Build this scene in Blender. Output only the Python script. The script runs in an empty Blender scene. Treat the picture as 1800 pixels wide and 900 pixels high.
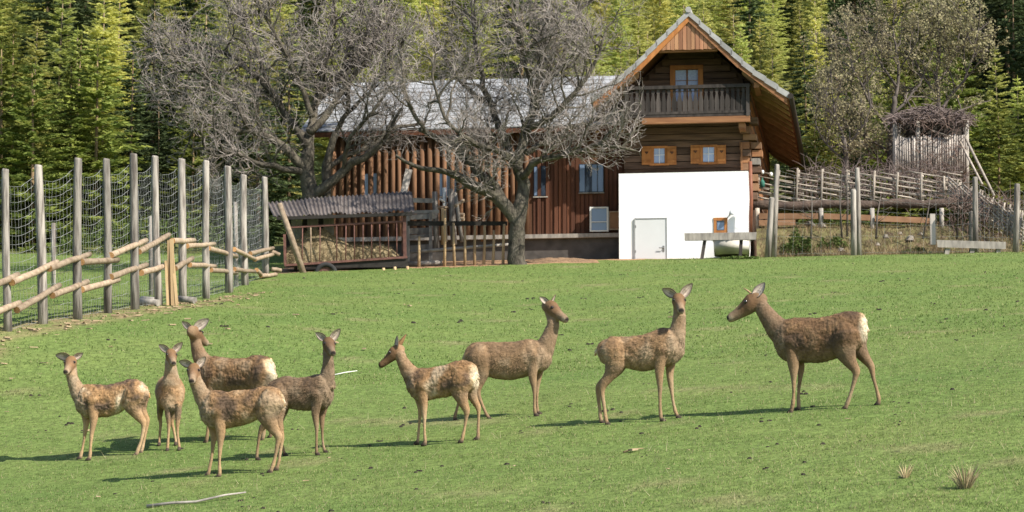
import bpy, math, random
import numpy as np
from mathutils import Vector, noise
from math import sin, cos, tan, atan, radians, pi, sqrt, exp

rng = random.Random(7)
SC = bpy.context.scene
COL = SC.collection

# ------------------------------------------------------------------ camera
FP = 4200.0                      # focal length in pixels of the 1800 px wide photograph
PITCH = atan(450 / FP)
cam_d = bpy.data.cameras.new('camera')
cam = bpy.data.objects.new('camera', cam_d); COL.objects.link(cam)
cam_d.sensor_width = 36.0
cam_d.lens = 36.0 * FP / 1800.0
cam_d.clip_start = 0.5; cam_d.clip_end = 2000
cam.rotation_euler = (pi / 2 + PITCH, 0, 0)
cam_d.dof.use_dof = True
cam_d.dof.focus_distance = 30.5
cam_d.dof.aperture_fstop = 7.0
SC.camera = cam

# ------------------------------------------------------------------ sky and sun
SUN_AZ, SUN_EL = radians(53), radians(43)      # azimuth from the camera's back towards the right
sdir = Vector((sin(SUN_AZ) * cos(SUN_EL), -cos(SUN_AZ) * cos(SUN_EL), sin(SUN_EL)))
W = bpy.data.worlds.new('World'); SC.world = W; W.use_nodes = True
nt = W.node_tree; nt.nodes.clear()
wo = nt.nodes.new('ShaderNodeOutputWorld'); bg = nt.nodes.new('ShaderNodeBackground')
sk = nt.nodes.new('ShaderNodeTexSky'); sk.sky_type = 'NISHITA'; sk.sun_disc = False
sk.sun_elevation = SUN_EL; sk.sun_rotation = math.atan2(sdir.x, sdir.y)
bg.inputs['Strength'].default_value = 0.11
nt.links.new(sk.outputs[0], bg.inputs[0]); nt.links.new(bg.outputs[0], wo.inputs[0])
sl = bpy.data.lights.new('sun', 'SUN'); sl.energy = 4.8; sl.angle = radians(0.5); sl.color = (1.0, 0.93, 0.82)
so = bpy.data.objects.new('sun', sl); COL.objects.link(so)
so.rotation_euler = (-sdir).to_track_quat('-Z', 'Y').to_euler()
so.location = (30, -20, 40)
SC.view_settings.view_transform = 'Standard'; SC.view_settings.look = 'None'
SC.view_settings.gamma = 1.0; SC.view_settings.exposure = 0.80

# ------------------------------------------------------------------ pixel <-> place
def ray(px, py):
    rx = (px - 900) / FP; ru = (450 - py) / FP
    return (rx, cos(PITCH) - ru * sin(PITCH), sin(PITCH) + ru * cos(PITCH))
def P(px, py, D):
    r = ray(px, py); t = D / r[1]
    return Vector((r[0] * t, D, r[2] * t))
def smooth(e0, e1, x):
    t = min(1, max(0, (x - e0) / (e1 - e0))); return t * t * (3 - 2 * t)
def interp(tab, y):
    if y <= tab[0][0]: return tab[0][1]
    for (a, va), (b, vb) in zip(tab, tab[1:]):
        if y <= b:
            t = (y - a) / (b - a); return va + (vb - va) * t
    return tab[-1][1]
A_TAB = [(-40, -1.9), (8, -1.75), (13, -1.6), (18, -.92), (24, 0.0), (30, .88), (37, 1.95), (44, 3.1), (54, 4.78), (62, 6.17), (65, 6.68), (68, 7.1), (73, 7.75),
         (78, 8.4), (84, 9.6), (100, 14.5), (130, 29), (180, 56), (260, 95)]
SL_TAB = [(10, .05), (22, .11), (33, .11), (38, .05), (43.5, -.035), (50, -.02), (58, .02), (66, .036), (78, .01), (100, 0)]
SR_TAB = [(10, .05), (22, .11), (32, .11), (44, .078), (56, .045), (66, .025), (78, .0), (100, 0)]
def smtab(tab, y, h=2.0):
    return (interp(tab, y - h) + 2 * interp(tab, y) + interp(tab, y + h)) / 4
def G(x, y):
    a = smtab(A_TAB, y)
    k = smooth(-3, 3, x)
    s = smtab(SL_TAB, y) * (1 - k) + smtab(SR_TAB, y) * k
    return a + s * max(-30, min(30, x))
def onG(px, py):
    D = 16.0; st = .5
    while D < 140:
        p = P(px, py, D)
        if p.z <= G(p.x, p.y):
            lo, hi = D - st, D
            for _ in range(14):
                m = (lo + hi) / 2; q = P(px, py, m)
                if q.z <= G(q.x, q.y): hi = m
                else: lo = m
            q = P(px, py, hi); q.z = G(q.x, q.y); return q
        D += st
    return P(px, py, 70)
def gp(px, D):
    """ground point under picture column px at depth D"""
    p = P(px, 600, D); return Vector((p.x, D, G(p.x, D)))

# ------------------------------------------------------------------ object helpers
def tag(o, label=None, cat=None, group=None, kind=None):
    if label: o['label'] = label
    if cat: o['category'] = cat
    if group: o['group'] = group
    if kind: o['kind'] = kind
    return o
def thing(name, label, cat, loc=(0, 0, 0), group=None):
    o = bpy.data.objects.new(name, None); COL.objects.link(o)
    o.location = loc; o.empty_display_size = .2
    return tag(o, label, cat, group)
def wloc(o):
    v = Vector((0, 0, 0))
    while o is not None:
        v = v + o.location; o = o.parent
    return v

class MB:
    def __init__(s): s.v = []; s.f = []; s.sm = []; s.mi = []; s.cur = 0
    def add(s, vs, fs, sm=False):
        b = len(s.v); s.v.extend([(p[0], p[1], p[2]) for p in vs])
        for f in fs:
            s.f.append([b + i for i in f]); s.sm.append(sm); s.mi.append(s.cur)
    def hexa(s, q):
        s.add(q, [(0, 3, 2, 1), (4, 5, 6, 7), (0, 1, 5, 4), (1, 2, 6, 5), (2, 3, 7, 6), (3, 0, 4, 7)])
    def box(s, a, b, F=None):
        (x0, y0, z0), (x1, y1, z1) = a, b
        q = [(x0, y0, z0), (x1, y0, z0), (x1, y1, z0), (x0, y1, z0), (x0, y0, z1), (x1, y0, z1), (x1, y1, z1), (x0, y1, z1)]
        if F: q = [F(*c) for c in q]
        s.hexa(q)
    def beam(s, a, b, w, h, up=(0, 0, 1)):
        a = Vector(a); b = Vector(b); d = (b - a).normalized()
        sd = d.cross(Vector(up))
        if sd.length < 1e-4: sd = d.cross(Vector((0, 1, 0)))
        sd.normalize(); u = sd.cross(d).normalized()
        sd = sd * (w / 2); u = u * (h / 2)
        s.hexa([a - sd - u, b - sd - u, b + sd - u, a + sd - u, a - sd + u, b - sd + u, b + sd + u, a + sd + u])
    def tube(s, pts, rs, n=6, cap=True, ph=0.0, sm=True, cm=None):
        pts = [Vector(p) for p in pts]; m = len(pts)
        if not hasattr(rs, '__len__'): rs = [rs] * m
        d0 = (pts[1] - pts[0]).normalized()
        ref = Vector((0, 0, 1)) if abs(d0.z) < .9 else Vector((1, 0, 0))
        b = len(s.v); e1 = d0.cross(ref).normalized()
        for i in range(m):
            d = (pts[min(i + 1, m - 1)] - pts[max(i - 1, 0)]).normalized()
            e1 = e1 - d * e1.dot(d)
            if e1.length < 1e-5: e1 = d.cross(Vector((.3, .9, .2)))
            e1.normalize(); e2 = e1.cross(d).normalized(); r = rs[i]; p = pts[i]
            for k in range(n):
                t = ph + 2 * pi * k / n; c = cos(t) * r; q = sin(t) * r
                s.v.append((p.x + e1.x * c + e2.x * q, p.y + e1.y * c + e2.y * q, p.z + e1.z * c + e2.z * q))
        for i in range(m - 1):
            o = b + i * n
            for k in range(n):
                k2 = (k + 1) % n
                s.f.append([o + k, o + k2, o + n + k2, o + n + k]); s.sm.append(sm); s.mi.append(s.cur)
        if cap:
            cm = s.cur if cm is None else cm
            s.f.append([b + k for k in range(n)][::-1]); s.sm.append(False); s.mi.append(cm)
            o = b + (m - 1) * n
            s.f.append([o + k for k in range(n)]); s.sm.append(False); s.mi.append(cm)
    def loft(s, secs, n=16, sm=True):
        """secs: (centre, vecA, vecB)"""
        b = len(s.v)
        for c, A, B in secs:
            for k in range(n):
                t = 2 * pi * k / n
                q = c + A * cos(t) + B * sin(t); s.v.append(tuple(q))
        for i in range(len(secs) - 1):
            o = b + i * n
            for k in range(n):
                k2 = (k + 1) % n
                s.f.append([o + k, o + k2, o + n + k2, o + n + k]); s.sm.append(sm); s.mi.append(s.cur)
        s.f.append([b + k for k in range(n)][::-1]); s.sm.append(sm); s.mi.append(s.cur)
        o = b + (len(secs) - 1) * n
        s.f.append([o + k for k in range(n)]); s.sm.append(sm); s.mi.append(s.cur)
    def prism(s, poly, off):
        """planar polygon (list of Vectors) extruded by vector off"""
        n = len(poly); vs = list(poly) + [p + off for p in poly]
        s.add(vs, [list(range(n))[::-1], [n + i for i in range(n)]] + [(i, (i + 1) % n, n + (i + 1) % n, n + i) for i in range(n)])
    def mesh(s, name, base=(0, 0, 0)):
        me = bpy.data.meshes.new(name)
        v = np.array(s.v, dtype=np.float64).reshape(-1, 3) - np.array(base)
        me.from_pydata(v.tolist() if len(v) < 3 else [tuple(r) for r in v], [], s.f)
        me.polygons.foreach_set('use_smooth', s.sm)
        if any(s.mi): me.polygons.foreach_set('material_index', s.mi)
        me.update(); return me

def obj(name, mb, m, parent=None, kind=None, label=None, base=None):
    if parent is not None: b = wloc(parent)
    else: b = Vector(base) if base is not None else Vector((0, 0, 0))
    off = Vector((0, 0, 0))
    me = mb.mesh(name, b)
    for mm in (m if isinstance(m, (list, tuple)) else [m]): me.materials.append(mm)
    o = bpy.data.objects.new(name, me); COL.objects.link(o)
    if parent is not None: o.parent = parent
    else: o.location = b
    if kind: o['kind'] = kind
    if label: o['label'] = label
    return o
def recalc(o):
    import bmesh
    bm = bmesh.new(); bm.from_mesh(o.data); bmesh.ops.recalc_face_normals(bm, faces=bm.faces); bm.to_mesh(o.data); bm.free()

# ------------------------------------------------------------------ materials
def mat(name, c1, c2=None, scale=6.0, st=(1, 1, 1), rough=.85, bump=.25, rnd=.25, spec=.25, c3=None, detail=5, dist=.02, trans=0, coord='Object', hue=0.0, lo=.3, hi=.7):
    m = bpy.data.materials.new(name); m.use_nodes = True
    n = m.node_tree.nodes; l = m.node_tree.links; n.clear()
    out = n.new('ShaderNodeOutputMaterial'); bs = n.new('ShaderNodeBsdfPrincipled')
    tc = n.new('ShaderNodeTexCoord'); mp = n.new('ShaderNodeMapping'); mp.inputs['Scale'].default_value = st
    nz = n.new('ShaderNodeTexNoise'); nz.inputs['Scale'].default_value = scale; nz.inputs['Detail'].default_value = detail
    oi = n.new('ShaderNodeObjectInfo')
    add = n.new('ShaderNodeVectorMath'); add.operation = 'ADD'
    sc = n.new('ShaderNodeMath'); sc.operation = 'MULTIPLY'; sc.inputs[1].default_value = 37.0
    l.new(oi.outputs['Random'], sc.inputs[0]); l.new(tc.outputs[coord], add.inputs[0]); l.new(sc.outputs[0], add.inputs[1])
    l.new(add.outputs[0], mp.inputs['Vector']); l.new(mp.outputs[0], nz.inputs['Vector'])
    cr = n.new('ShaderNodeValToRGB'); c2 = c2 or tuple(x * .7 for x in c1)
    cr.color_ramp.elements[0].position = lo; cr.color_ramp.elements[0].color = (*c2, 1)
    cr.color_ramp.elements[1].position = hi; cr.color_ramp.elements[1].color = (*c1, 1)
    if c3:
        e = cr.color_ramp.elements.new((lo + hi) / 2 + .06); e.color = (*c3, 1)
    l.new(nz.outputs[0], cr.inputs[0])
    hs = n.new('ShaderNodeHueSaturation')
    mr = n.new('ShaderNodeMapRange'); mr.inputs['To Min'].default_value = 1 - rnd; mr.inputs['To Max'].default_value = 1 + rnd * .7
    l.new(oi.outputs['Random'], mr.inputs['Value']); l.new(mr.outputs[0], hs.inputs['Value'])
    if hue:
        m2 = n.new('ShaderNodeMath'); m2.operation = 'MULTIPLY_ADD'; m2.inputs[1].default_value = hue; m2.inputs[2].default_value = .5 - hue / 2
        fr = n.new('ShaderNodeMath'); fr.operation = 'FRACT'; m3 = n.new('ShaderNodeMath'); m3.operation = 'MULTIPLY'; m3.inputs[1].default_value = 7.3
        l.new(oi.outputs['Random'], m3.inputs[0]); l.new(m3.outputs[0], fr.inputs[0]); l.new(fr.outputs[0], m2.inputs[0]); l.new(m2.outputs[0], hs.inputs['Hue'])
    l.new(cr.outputs[0], hs.inputs['Color']); l.new(hs.outputs[0], bs.inputs['Base Color'])
    bs.inputs['Roughness'].default_value = rough; bs.inputs['Specular IOR Level'].default_value = spec
    if bump:
        nb = n.new('ShaderNodeTexNoise'); nb.inputs['Scale'].default_value = scale * 3; nb.inputs['Detail'].default_value = 4
        l.new(mp.outputs[0], nb.inputs['Vector'])
        bp = n.new('ShaderNodeBump'); bp.inputs['Strength'].default_value = bump; bp.inputs['Distance'].default_value = dist
        l.new(nb.outputs[0], bp.inputs['Height']); l.new(bp.outputs[0], bs.inputs['Normal'])
    if trans:
        tr = n.new('ShaderNodeBsdfTranslucent'); l.new(hs.outputs[0], tr.inputs['Color'])
        mx = n.new('ShaderNodeMixShader'); mx.inputs[0].default_value = trans
        l.new(bs.outputs[0], mx.inputs[1]); l.new(tr.outputs[0], mx.inputs[2]); l.new(mx.outputs[0], out.inputs[0])
    else: l.new(bs.outputs[0], out.inputs[0])
    return m
def vcol_mat(name, rough=.9, nscale=14, namt=.35, bump=.3, bdist=.02, spec=.15, trans=0, wscale=None):
    """colour comes from the mesh attribute Col, mottled by noise scaled with its alpha"""
    m = bpy.data.materials.new(name); m.use_nodes = True
    n = m.node_tree.nodes; l = m.node_tree.links; n.clear()
    out = n.new('ShaderNodeOutputMaterial'); bs = n.new('ShaderNodeBsdfPrincipled')
    at = n.new('ShaderNodeVertexColor'); at.layer_name = 'Col'
    tc = n.new('ShaderNodeTexCoord'); nz = n.new('ShaderNodeTexNoise'); nz.inputs['Scale'].default_value = nscale; nz.inputs['Detail'].default_value = 6
    nz.inputs['Roughness'].default_value = .65
    l.new(tc.outputs['Object'], nz.inputs['Vector'])
    mr = n.new('ShaderNodeMapRange'); mr.inputs['From Min'].default_value = .3; mr.inputs['From Max'].default_value = .7
    mr.inputs['To Min'].default_value = 1 - namt; mr.inputs['To Max'].default_value = 1 + namt
    l.new(nz.outputs[0], mr.inputs[0])
    mx = n.new('ShaderNodeMix'); mx.data_type = 'FLOAT'
    l.new(at.outputs['Alpha'], mx.inputs['Factor']); mx.inputs[2].default_value = 1.0; l.new(mr.outputs[0], mx.inputs[3])
    hs = n.new('ShaderNodeHueSaturation'); l.new(at.outputs['Color'], hs.inputs['Color']); l.new(mx.outputs[0], hs.inputs['Value'])
    l.new(hs.outputs[0], bs.inputs['Base Color'])
    bs.inputs['Roughness'].default_value = rough; bs.inputs['Specular IOR Level'].default_value = spec
    nb = n.new('ShaderNodeTexNoise'); nb.inputs['Scale'].default_value = nscale * 2.5; nb.inputs['Detail'].default_value = 4
    l.new(tc.outputs['Object'], nb.inputs['Vector'])
    bp = n.new('ShaderNodeBump'); bp.inputs['Strength'].default_value = bump; bp.inputs['Distance'].default_value = bdist
    l.new(nb.outputs[0], bp.inputs['Height']); l.new(bp.outputs[0], bs.inputs['Normal'])
    if trans:
        tr = n.new('ShaderNodeBsdfTranslucent'); l.new(hs.outputs[0], tr.inputs['Color'])
        ms = n.new('ShaderNodeMixShader'); ms.inputs[0].default_value = trans
        l.new(bs.outputs[0], ms.inputs[1]); l.new(tr.outputs[0], ms.inputs[2]); l.new(ms.outputs[0], out.inputs[0])
    else: l.new(bs.outputs[0], out.inputs[0])
    return m
def glass_mat(name, col, rough=.08):
    m = bpy.data.materials.new(name); m.use_nodes = True
    b = m.node_tree.nodes['Principled BSDF']; b.inputs['Base Color'].default_value = (*col, 1); b.inputs['Roughness'].default_value = rough
    b.inputs['Specular IOR Level'].default_value = .8
    return m
ZS = (1, 1, .08)     # grain along the vertical
M = {}
M['post'] = mat('post_wood', (.33, .30, .265), (.125, .108, .095), 15, (1, 1, .10), rnd=.3, bump=.7, lo=.38, hi=.6)
M['rail'] = mat('rail_wood', (.37, .29, .205), (.20, .145, .10), 10, (1, 1, 1), rnd=.25)
M['railend'] = mat('rail_end_wood', (.55, .32, .14), (.38, .2, .09), 14)
M['stake'] = mat('stake_wood', (.50, .36, .20), (.30, .20, .11), 9, ZS, rnd=.3)
M['greywood'] = mat('grey_wood', (.36, .33, .29), (.17, .155, .14), 8, (1, 1, .3), rnd=.3)
M['darklog'] = mat('dark_log', (.16, .098, .064), (.062, .038, .027), 5, (.25, .25, 3), rnd=.35, bump=.5)
M['balcony'] = mat('balcony_wood', (.085, .072, .065), (.03, .026, .024), 8, ZS, rnd=.4)
M['orange'] = mat('orange_wood', (.46, .20, .065), (.30, .115, .035), 7, ZS, rnd=.25)
M['beamwood'] = mat('beam_wood', (.34, .17, .08), (.20, .09, .045), 6, (.2, .2, 2), rnd=.2)
M['gableboard'] = mat('gable_board', (.46, .25, .14), (.28, .13, .07), 6, ZS, rnd=.35, hue=.010)
M['rafter'] = mat('rafter_wood', (.50, .31, .18), (.37, .22, .12), 6, rnd=.2)
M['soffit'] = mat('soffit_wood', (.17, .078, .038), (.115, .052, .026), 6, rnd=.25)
M['barnpole'] = mat('barn_pole', (.27, .145, .08), (.12, .062, .035), 6, (1, 1, .1), rnd=.35, bump=.4)
M['barnboard'] = mat('barn_board', (.15, .06, .032), (.075, .032, .02), 6, ZS, rnd=.35)
M['barnwall'] = mat('barn_wall', (.14, .065, .036), (.07, .034, .02), 6, ZS)
M['concrete'] = mat('concrete', (.10, .092, .085), (.05, .047, .044), 3, rnd=.1)
M['plaster'] = mat('white_plaster', (.86, .86, .855), (.81, .81, .80), 1.5, bump=.12, rnd=0, rough=.9)
M['doorpaint'] = mat('door_paint', (.62, .63, .645), (.585, .595, .61), 2, bump=.02, rnd=0, rough=.55)
M['doorframe'] = mat('door_frame_paint', (.40, .41, .42), (.34, .35, .36), 3, bump=0, rnd=0)
M['metal'] = mat('grey_metal', (.22, .22, .22), (.14, .14, .14), 8, bump=.1, rough=.45)
M['tile'] = mat('roof_tile', (.40, .395, .385), (.29, .285, .28), 4, rnd=.22, bump=.3)
M['barntile'] = mat('barn_roof_sheet', (.36, .37, .38), (.23, .235, .24), 3, rnd=.18, bump=.25)
M['gutter'] = mat('gutter_metal', (.045, .035, .03), (.03, .025, .02), 6, rough=.5)
M['copper'] = mat('downpipe_metal', (.26, .10, .055), (.17, .065, .04), 5, rough=.55)
M['zinc'] = mat('zinc', (.5, .52, .54), (.38, .40, .42), 6, rough=.4)
M['pane'] = glass_mat('window_pane', (.30, .36, .52))
M['curtain'] = mat('lace_curtain', (.58, .66, .84), (.36, .44, .64), 26, bump=.1, rnd=.05)
M['darkpane'] = glass_mat('dark_window_pane', (.03, .04, .06), .05)
M['bluepane'] = glass_mat('blue_window_pane', (.16, .22, .33), .1)
M['corrug'] = mat('corrugated_sheet', (.16, .138, .128), (.075, .064, .06), 5, (1, 1, .4), rnd=.2, rough=.6)
M['rust'] = mat('rusty_steel', (.18, .085, .065), (.09, .045, .038), 9, rough=.75)
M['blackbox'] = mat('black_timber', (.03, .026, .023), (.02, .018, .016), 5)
M['hay'] = mat('hay', (.38, .305, .18), (.17, .125, .07), 9, rough=.95, bump=.7, trans=.1)
M['tyre'] = mat('tyre_rubber', (.035, .035, .035), (.025, .025, .025), 6)
M['wire'] = mat('fence_wire', (.33, .34, .33), (.22, .23, .22), 4, bump=0, rough=.5)
M['bark'] = mat('apple_bark', (.13, .112, .09), (.035, .029, .024), 9, (1, 1, .5), bump=.9, dist=.04, c3=(.10, .088, .066))
M['twig'] = mat('twig_bark', (.33, .29, .265), (.14, .12, .108), 1.6, bump=0, rnd=0)
M['budtwig'] = mat('bud_twig_bark', (.15, .125, .11), (.07, .06, .052), 3, bump=0)
M['bud'] = mat('bud_leaf', (.37, .32, .20), (.25, .23, .12), 2.5, bump=0, rnd=.15, trans=.3, hue=.02)
M['spruce'] = mat('spruce_needles', (.29, .30, .060), (.125, .165, .042), 2.2, bump=0, rnd=.3, trans=.35, hue=.04)
M['sprucedark'] = mat('dark_spruce_needles', (.105, .140, .050), (.048, .074, .03), 2, bump=0, rnd=.35, trans=.25, hue=.02)
M['young'] = mat('young_needles', (.60, .60, .19), (.40, .43, .13), 2, bump=0, rnd=.25, trans=.55, hue=.04)
M['sprucetrunk'] = mat('spruce_bark', (.30, .22, .12), (.15, .10, .06), 6, ZS)
M['bush'] = mat('bush_leaf', (.10, .14, .03), (.05, .08, .02), 3, bump=0, trans=.3, rnd=.3)
M['drygrass'] = mat('dry_grass', (.40, .30, .18), (.20, .14, .08), 5, bump=0, trans=.2)
M['straw'] = mat('pale_straw', (.52, .44, .27), (.36, .28, .15), 5, bump=0, trans=.25)
M['stone'] = mat('field_stone', (.30, .27, .23), (.16, .14, .12), 6, bump=.6, rnd=.4)
M['bramble'] = mat('bramble_stem', (.24, .17, .14), (.14, .095, .08), 4, bump=0)
M['palisade'] = mat('palisade_wood', (.44, .40, .36), (.24, .21, .19), 8, ZS, rnd=.35)
M['thatch'] = mat('brushwood', (.24, .19, .17), (.12, .09, .085), 5, bump=.6)
M['fencestick'] = mat('fence_stick', (.42, .37, .31), (.19, .16, .13), 8, rnd=.35)
M['mosslog'] = mat('mossy_log', (.12, .085, .065), (.05, .036, .03), 6, bump=.8, dist=.04)
M['white'] = mat('white_paint', (.74, .74, .72), (.66, .66, .64), 4, bump=.05, rnd=.05)
M['tub'] = mat('tub_plastic', (.52, .50, .45), (.46, .44, .40), 3, bump=.05, rough=.6)
M['brownboard'] = mat('brown_board', (.28, .16, .09), (.2, .11, .06), 4)
M['teal'] = mat('teal_plastic', (.06, .22, .17), (.05, .18, .14), 4, bump=0)
M['foresttfloor'] = mat('forest_floor', (.15, .16, .055), (.07, .08, .03), .8, bump=.6, dist=.1, coord='Object', rnd=0)

# ================================================================== THE GROUND
def smv(tab, y, h=2.0):
    xs = [a for a, b in tab]; ys = [b for a, b in tab]
    return (np.interp(y - h, xs, ys) + 2 * np.interp(y, xs, ys) + np.interp(y + h, xs, ys)) / 4
def Gv(x, y):
    t = np.clip((x + 3) / 6, 0, 1); k = t * t * (3 - 2 * t)
    return smv(A_TAB, y) + (smv(SL_TAB, y) * (1 - k) + smv(SR_TAB, y) * k) * np.clip(x, -30, 30)
def bumps(x, y):
    return .012 * np.sin(x * 2.1 + .7 * np.sin(y * 1.3)) * np.sin(y * 1.7 + x * .6) + .008 * np.sin(x * 5.3 + y * 2.2) * np.sin(y * 4.1 - x * 1.1)
# tall posts of the deer fence at the left: column, top row, base row, depth
FPOSTS = [(-62, 305, 612, 42.6), (15, 297, 585, 43.7), (76, 290, 564, 45.0), (137, 278, 545, 46.4), (190, 279, 530, 48.0), (238, 270, 515, 49.5), (280, 274, 506, 51.2),
          (322, 279, 501, 52.8), (363, 282, 500, 54.8), (403, 292, 497, 57.2), (431, 307, 494, 60.3), (467, 311, 483, 64.0)]
def fence_depth(px): return interp([(q[0], q[3]) for q in FPOSTS], px)
fx_ = np.array([P(q[0], 500, q[3]).x for q in FPOSTS]); fy_ = np.array([q[3] for q in FPOSTS])
def fence_x(y): return np.interp(y, fy_, fx_)

def axis(segs):
    out = []
    for a, b, st in segs: out += list(np.arange(a, b, st))
    return np.array(out + [segs[-1][1]])
gx = axis([(-190, -50, 7), (-50, -14, 1.5), (-14, 16, .35), (16, 50, 1.5), (50, 190, 7)])
gy = axis([(-40, 10, 3), (10, 22, .8), (22, 80, .35), (80, 110, 1.5), (110, 260, 6)])
X, Y = np.meshgrid(gx, gy)
Z = Gv(X, Y) + bumps(X, Y) * (Y < 70)
far = np.clip((Y - 84) / 10, 0, 1)
Z = Z + far * (1.2 * np.sin(X * .21 + 1) * np.sin(Y * .17) + .6 * np.sin(X * .5 + Y * .37))
ny, nx = X.shape
V = np.stack([X, Y, Z], -1).reshape(-1, 3)
ii = (np.arange(ny - 1)[:, None] * nx + np.arange(nx - 1)[None, :])
quads = np.stack([ii, ii + 1, ii + nx + 1, ii + nx], -1).reshape(-1, 4)
cx = (X[:-1, :-1] + .5 * (X[:-1, 1:] - X[:-1, :-1])).reshape(-1); cy = (.5 * (Y[:-1, :-1] + Y[1:, 1:])).reshape(-1)
wob = .5 * np.sin(cx * 1.3) + .35 * np.sin(cx * 3.1 + 1)
yard_y = np.where(cx < 2.6, 66.3, 69.0) + .5 * wob
xl = P(482, 480, 66).x
is_yard = (cy > yard_y) & (cx > xl + .3 * wob) & (cx < 24) & (cy < 84)
is_hill = (~is_yard) & (cy > 80 + wob)
reg = np.where(is_yard, 1, np.where(is_hill, 2, 0))

# vertex colours of the meadow: lush, yellowish and worn patches
def fbm(x, y, s, o=0):
    return (np.sin(x * s + 1.7 * np.sin(y * s * .8 + o) + o) + np.sin(y * s * 1.4 + 1.3 * np.sin(x * s * 1.1 + 2 * o)) + .6 * np.sin((x + y) * s * 2.3 + o)) / 2.6
def meadow_col(x, y):
    n1 = fbm(x, y, .55, .3); n2 = fbm(x, y, 1.9, 1.1); n3 = fbm(x, y, 5.1, 2.2)
    t = np.clip(.5 + .25 * n1 + .2 * n2 + .12 * n3, 0, 1)[..., None]
    c = np.array([.100, .156, .040]) * (1 - t) + np.array([.148, .188, .055]) * t
    d = np.clip((np.abs(fbm(x, y, 1.25, 4.0)) - .78) * 4, 0, .6)[..., None]
    c = c * (1 - d) + np.array([.21, .19, .095]) * d
    return c
mc = meadow_col(V[:, 0], V[:, 1])
dx = V[:, 0] - (fence_x(V[:, 1]) + .55 + .0 * V[:, 1])       # worn strip on the meadow side of the fence
worn = np.exp(-(dx / (.28 + .12 * fbm(V[:, 0], V[:, 1], 1.1))) ** 2) * (V[:, 1] > 38) * (V[:, 1] < 56) * (.6 + .5 * fbm(V[:, 0], V[:, 1], 2.3, .5))
dx2 = V[:, 0] - (fence_x(V[:, 1]) - .2)
worn = np.maximum(worn, np.exp(-(dx2 / .3) ** 2) * (V[:, 1] > 38) * (V[:, 1] < 52) * .8)
worn = np.clip(worn, 0, 1)[:, None]
mc = mc * (1 - worn) + np.array([.26, .18, .11]) * worn
yv = np.clip(.5 + .4 * fbm(V[:, 0], V[:, 1], 1.6, 2) + .25 * fbm(V[:, 0], V[:, 1], 4.3, 1), 0, 1)[:, None]
yc = np.array([.26, .155, .085]) * (1 - yv) + np.array([.38, .25, .15]) * yv
def ground_part(name, k, m, colour):
    q = quads[reg == k]; used, inv = np.unique(q, return_inverse=True)
    me = bpy.data.meshes.new(name); me.from_pydata(V[used].tolist(), [], inv.reshape(-1, 4).tolist())
    me.polygons.foreach_set('use_smooth', [True] * len(me.polygons))
    if colour is not None:
        a = me.color_attributes.new('Col', 'FLOAT_COLOR', 'POINT')
        c = np.ones((len(used), 4)); c[:, :3] = colour[used]; a.data.foreach_set('color', c.ravel())
    me.materials.append(m); me.update()
    o = bpy.data.objects.new(name, me); COL.objects.link(o); o['kind'] = 'structure'; return o
M['meadow'] = vcol_mat('meadow_turf', .95, 9, .45, .8, .03, .1)
M['yard'] = vcol_mat('yard_dirt', .95, 7, .5, .9, .05, .1)
ground_part('meadow', 0, M['meadow'], mc)
ground_part('yard', 1, M['yard'], yc)
ground_part('hillside', 2, M['foresttfloor'], None)

# ------------------------------------------------------------------ grass blades (nobody could count them)
def tri_cloud(name, pts, hts, wid, cols, m, lean=.5, seed=1, label=None, nrm_up=False):
    r = np.random.RandomState(seed); n = len(pts)
    a = r.rand(n) * 2 * pi; la = r.rand(n) * 2 * pi; ll = lean * hts * r.rand(n)
    dxy = np.stack([np.cos(a), np.sin(a), np.zeros(n)], 1) * (wid / 2)[:, None]
    top = pts + np.stack([np.cos(la) * ll, np.sin(la) * ll, hts], 1)
    v = np.stack([pts - dxy, pts + dxy, top], 1).reshape(-1, 3)
    me = bpy.data.meshes.new(name)
    me.vertices.add(3 * n); me.vertices.foreach_set('co', v.ravel())
    me.loops.add(3 * n); me.loops.foreach_set('vertex_index', np.arange(3 * n, dtype=np.int32))
    me.polygons.add(n); me.polygons.foreach_set('loop_start', np.arange(0, 3 * n, 3, dtype=np.int32)); me.polygons.foreach_set('loop_total', np.full(n, 3, dtype=np.int32))
    me.update(calc_edges=True)
    c = np.ones((n, 3, 4)); c[:, :, :3] = cols[:, None, :]
    at = me.color_attributes.new('Col', 'FLOAT_COLOR', 'POINT'); at.data.foreach_set('color', c.ravel())
    me.materials.append(m); me.validate()
    o = bpy.data.objects.new(name, me); COL.objects.link(o); o['kind'] = 'stuff'
    if label: o['label'] = label
    return o
dmv = []; nU_, nV_ = 26, 9
for i in range(nU_ + 1):
    for j in range(nV_ + 1):
        s_, t_ = i / nU_, j / nV_; q = gp(905 + 150 * s_, 66.9 + 2.3 * t_)
        q.z += .15 * sin(pi * s_) ** .8 * sin(pi * t_) ** .7 * (1 + .35 * noise.noise(Vector((s_ * 9, t_ * 4, 1)))) - .03; dmv.append(q)
dm = MB(); dm.add(dmv, [(i * (nV_ + 1) + j, (i + 1) * (nV_ + 1) + j, (i + 1) * (nV_ + 1) + j + 1, i * (nV_ + 1) + j + 1) for i in range(nU_) for j in range(nV_)], True)
obj('bark_mulch_mound', dm, mat('bark_mulch', (.32, .21, .125), (.15, .095, .055), 9, bump=1.0, dist=.05, rnd=0), kind='structure')
M['blade'] = vcol_mat('grass_blade', .8, 3, .25, 0, .0, .25, trans=.5)
nr = np.random.RandomState(5)
def frustum_pts(n, d0, d1, pw):
    u = nr.rand(n); D = d0 * (d1 / d0) ** (u ** pw)
    x = (nr.rand(n) - .5) * 2 * (D * 1120 / FP)
    return x, D
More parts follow.
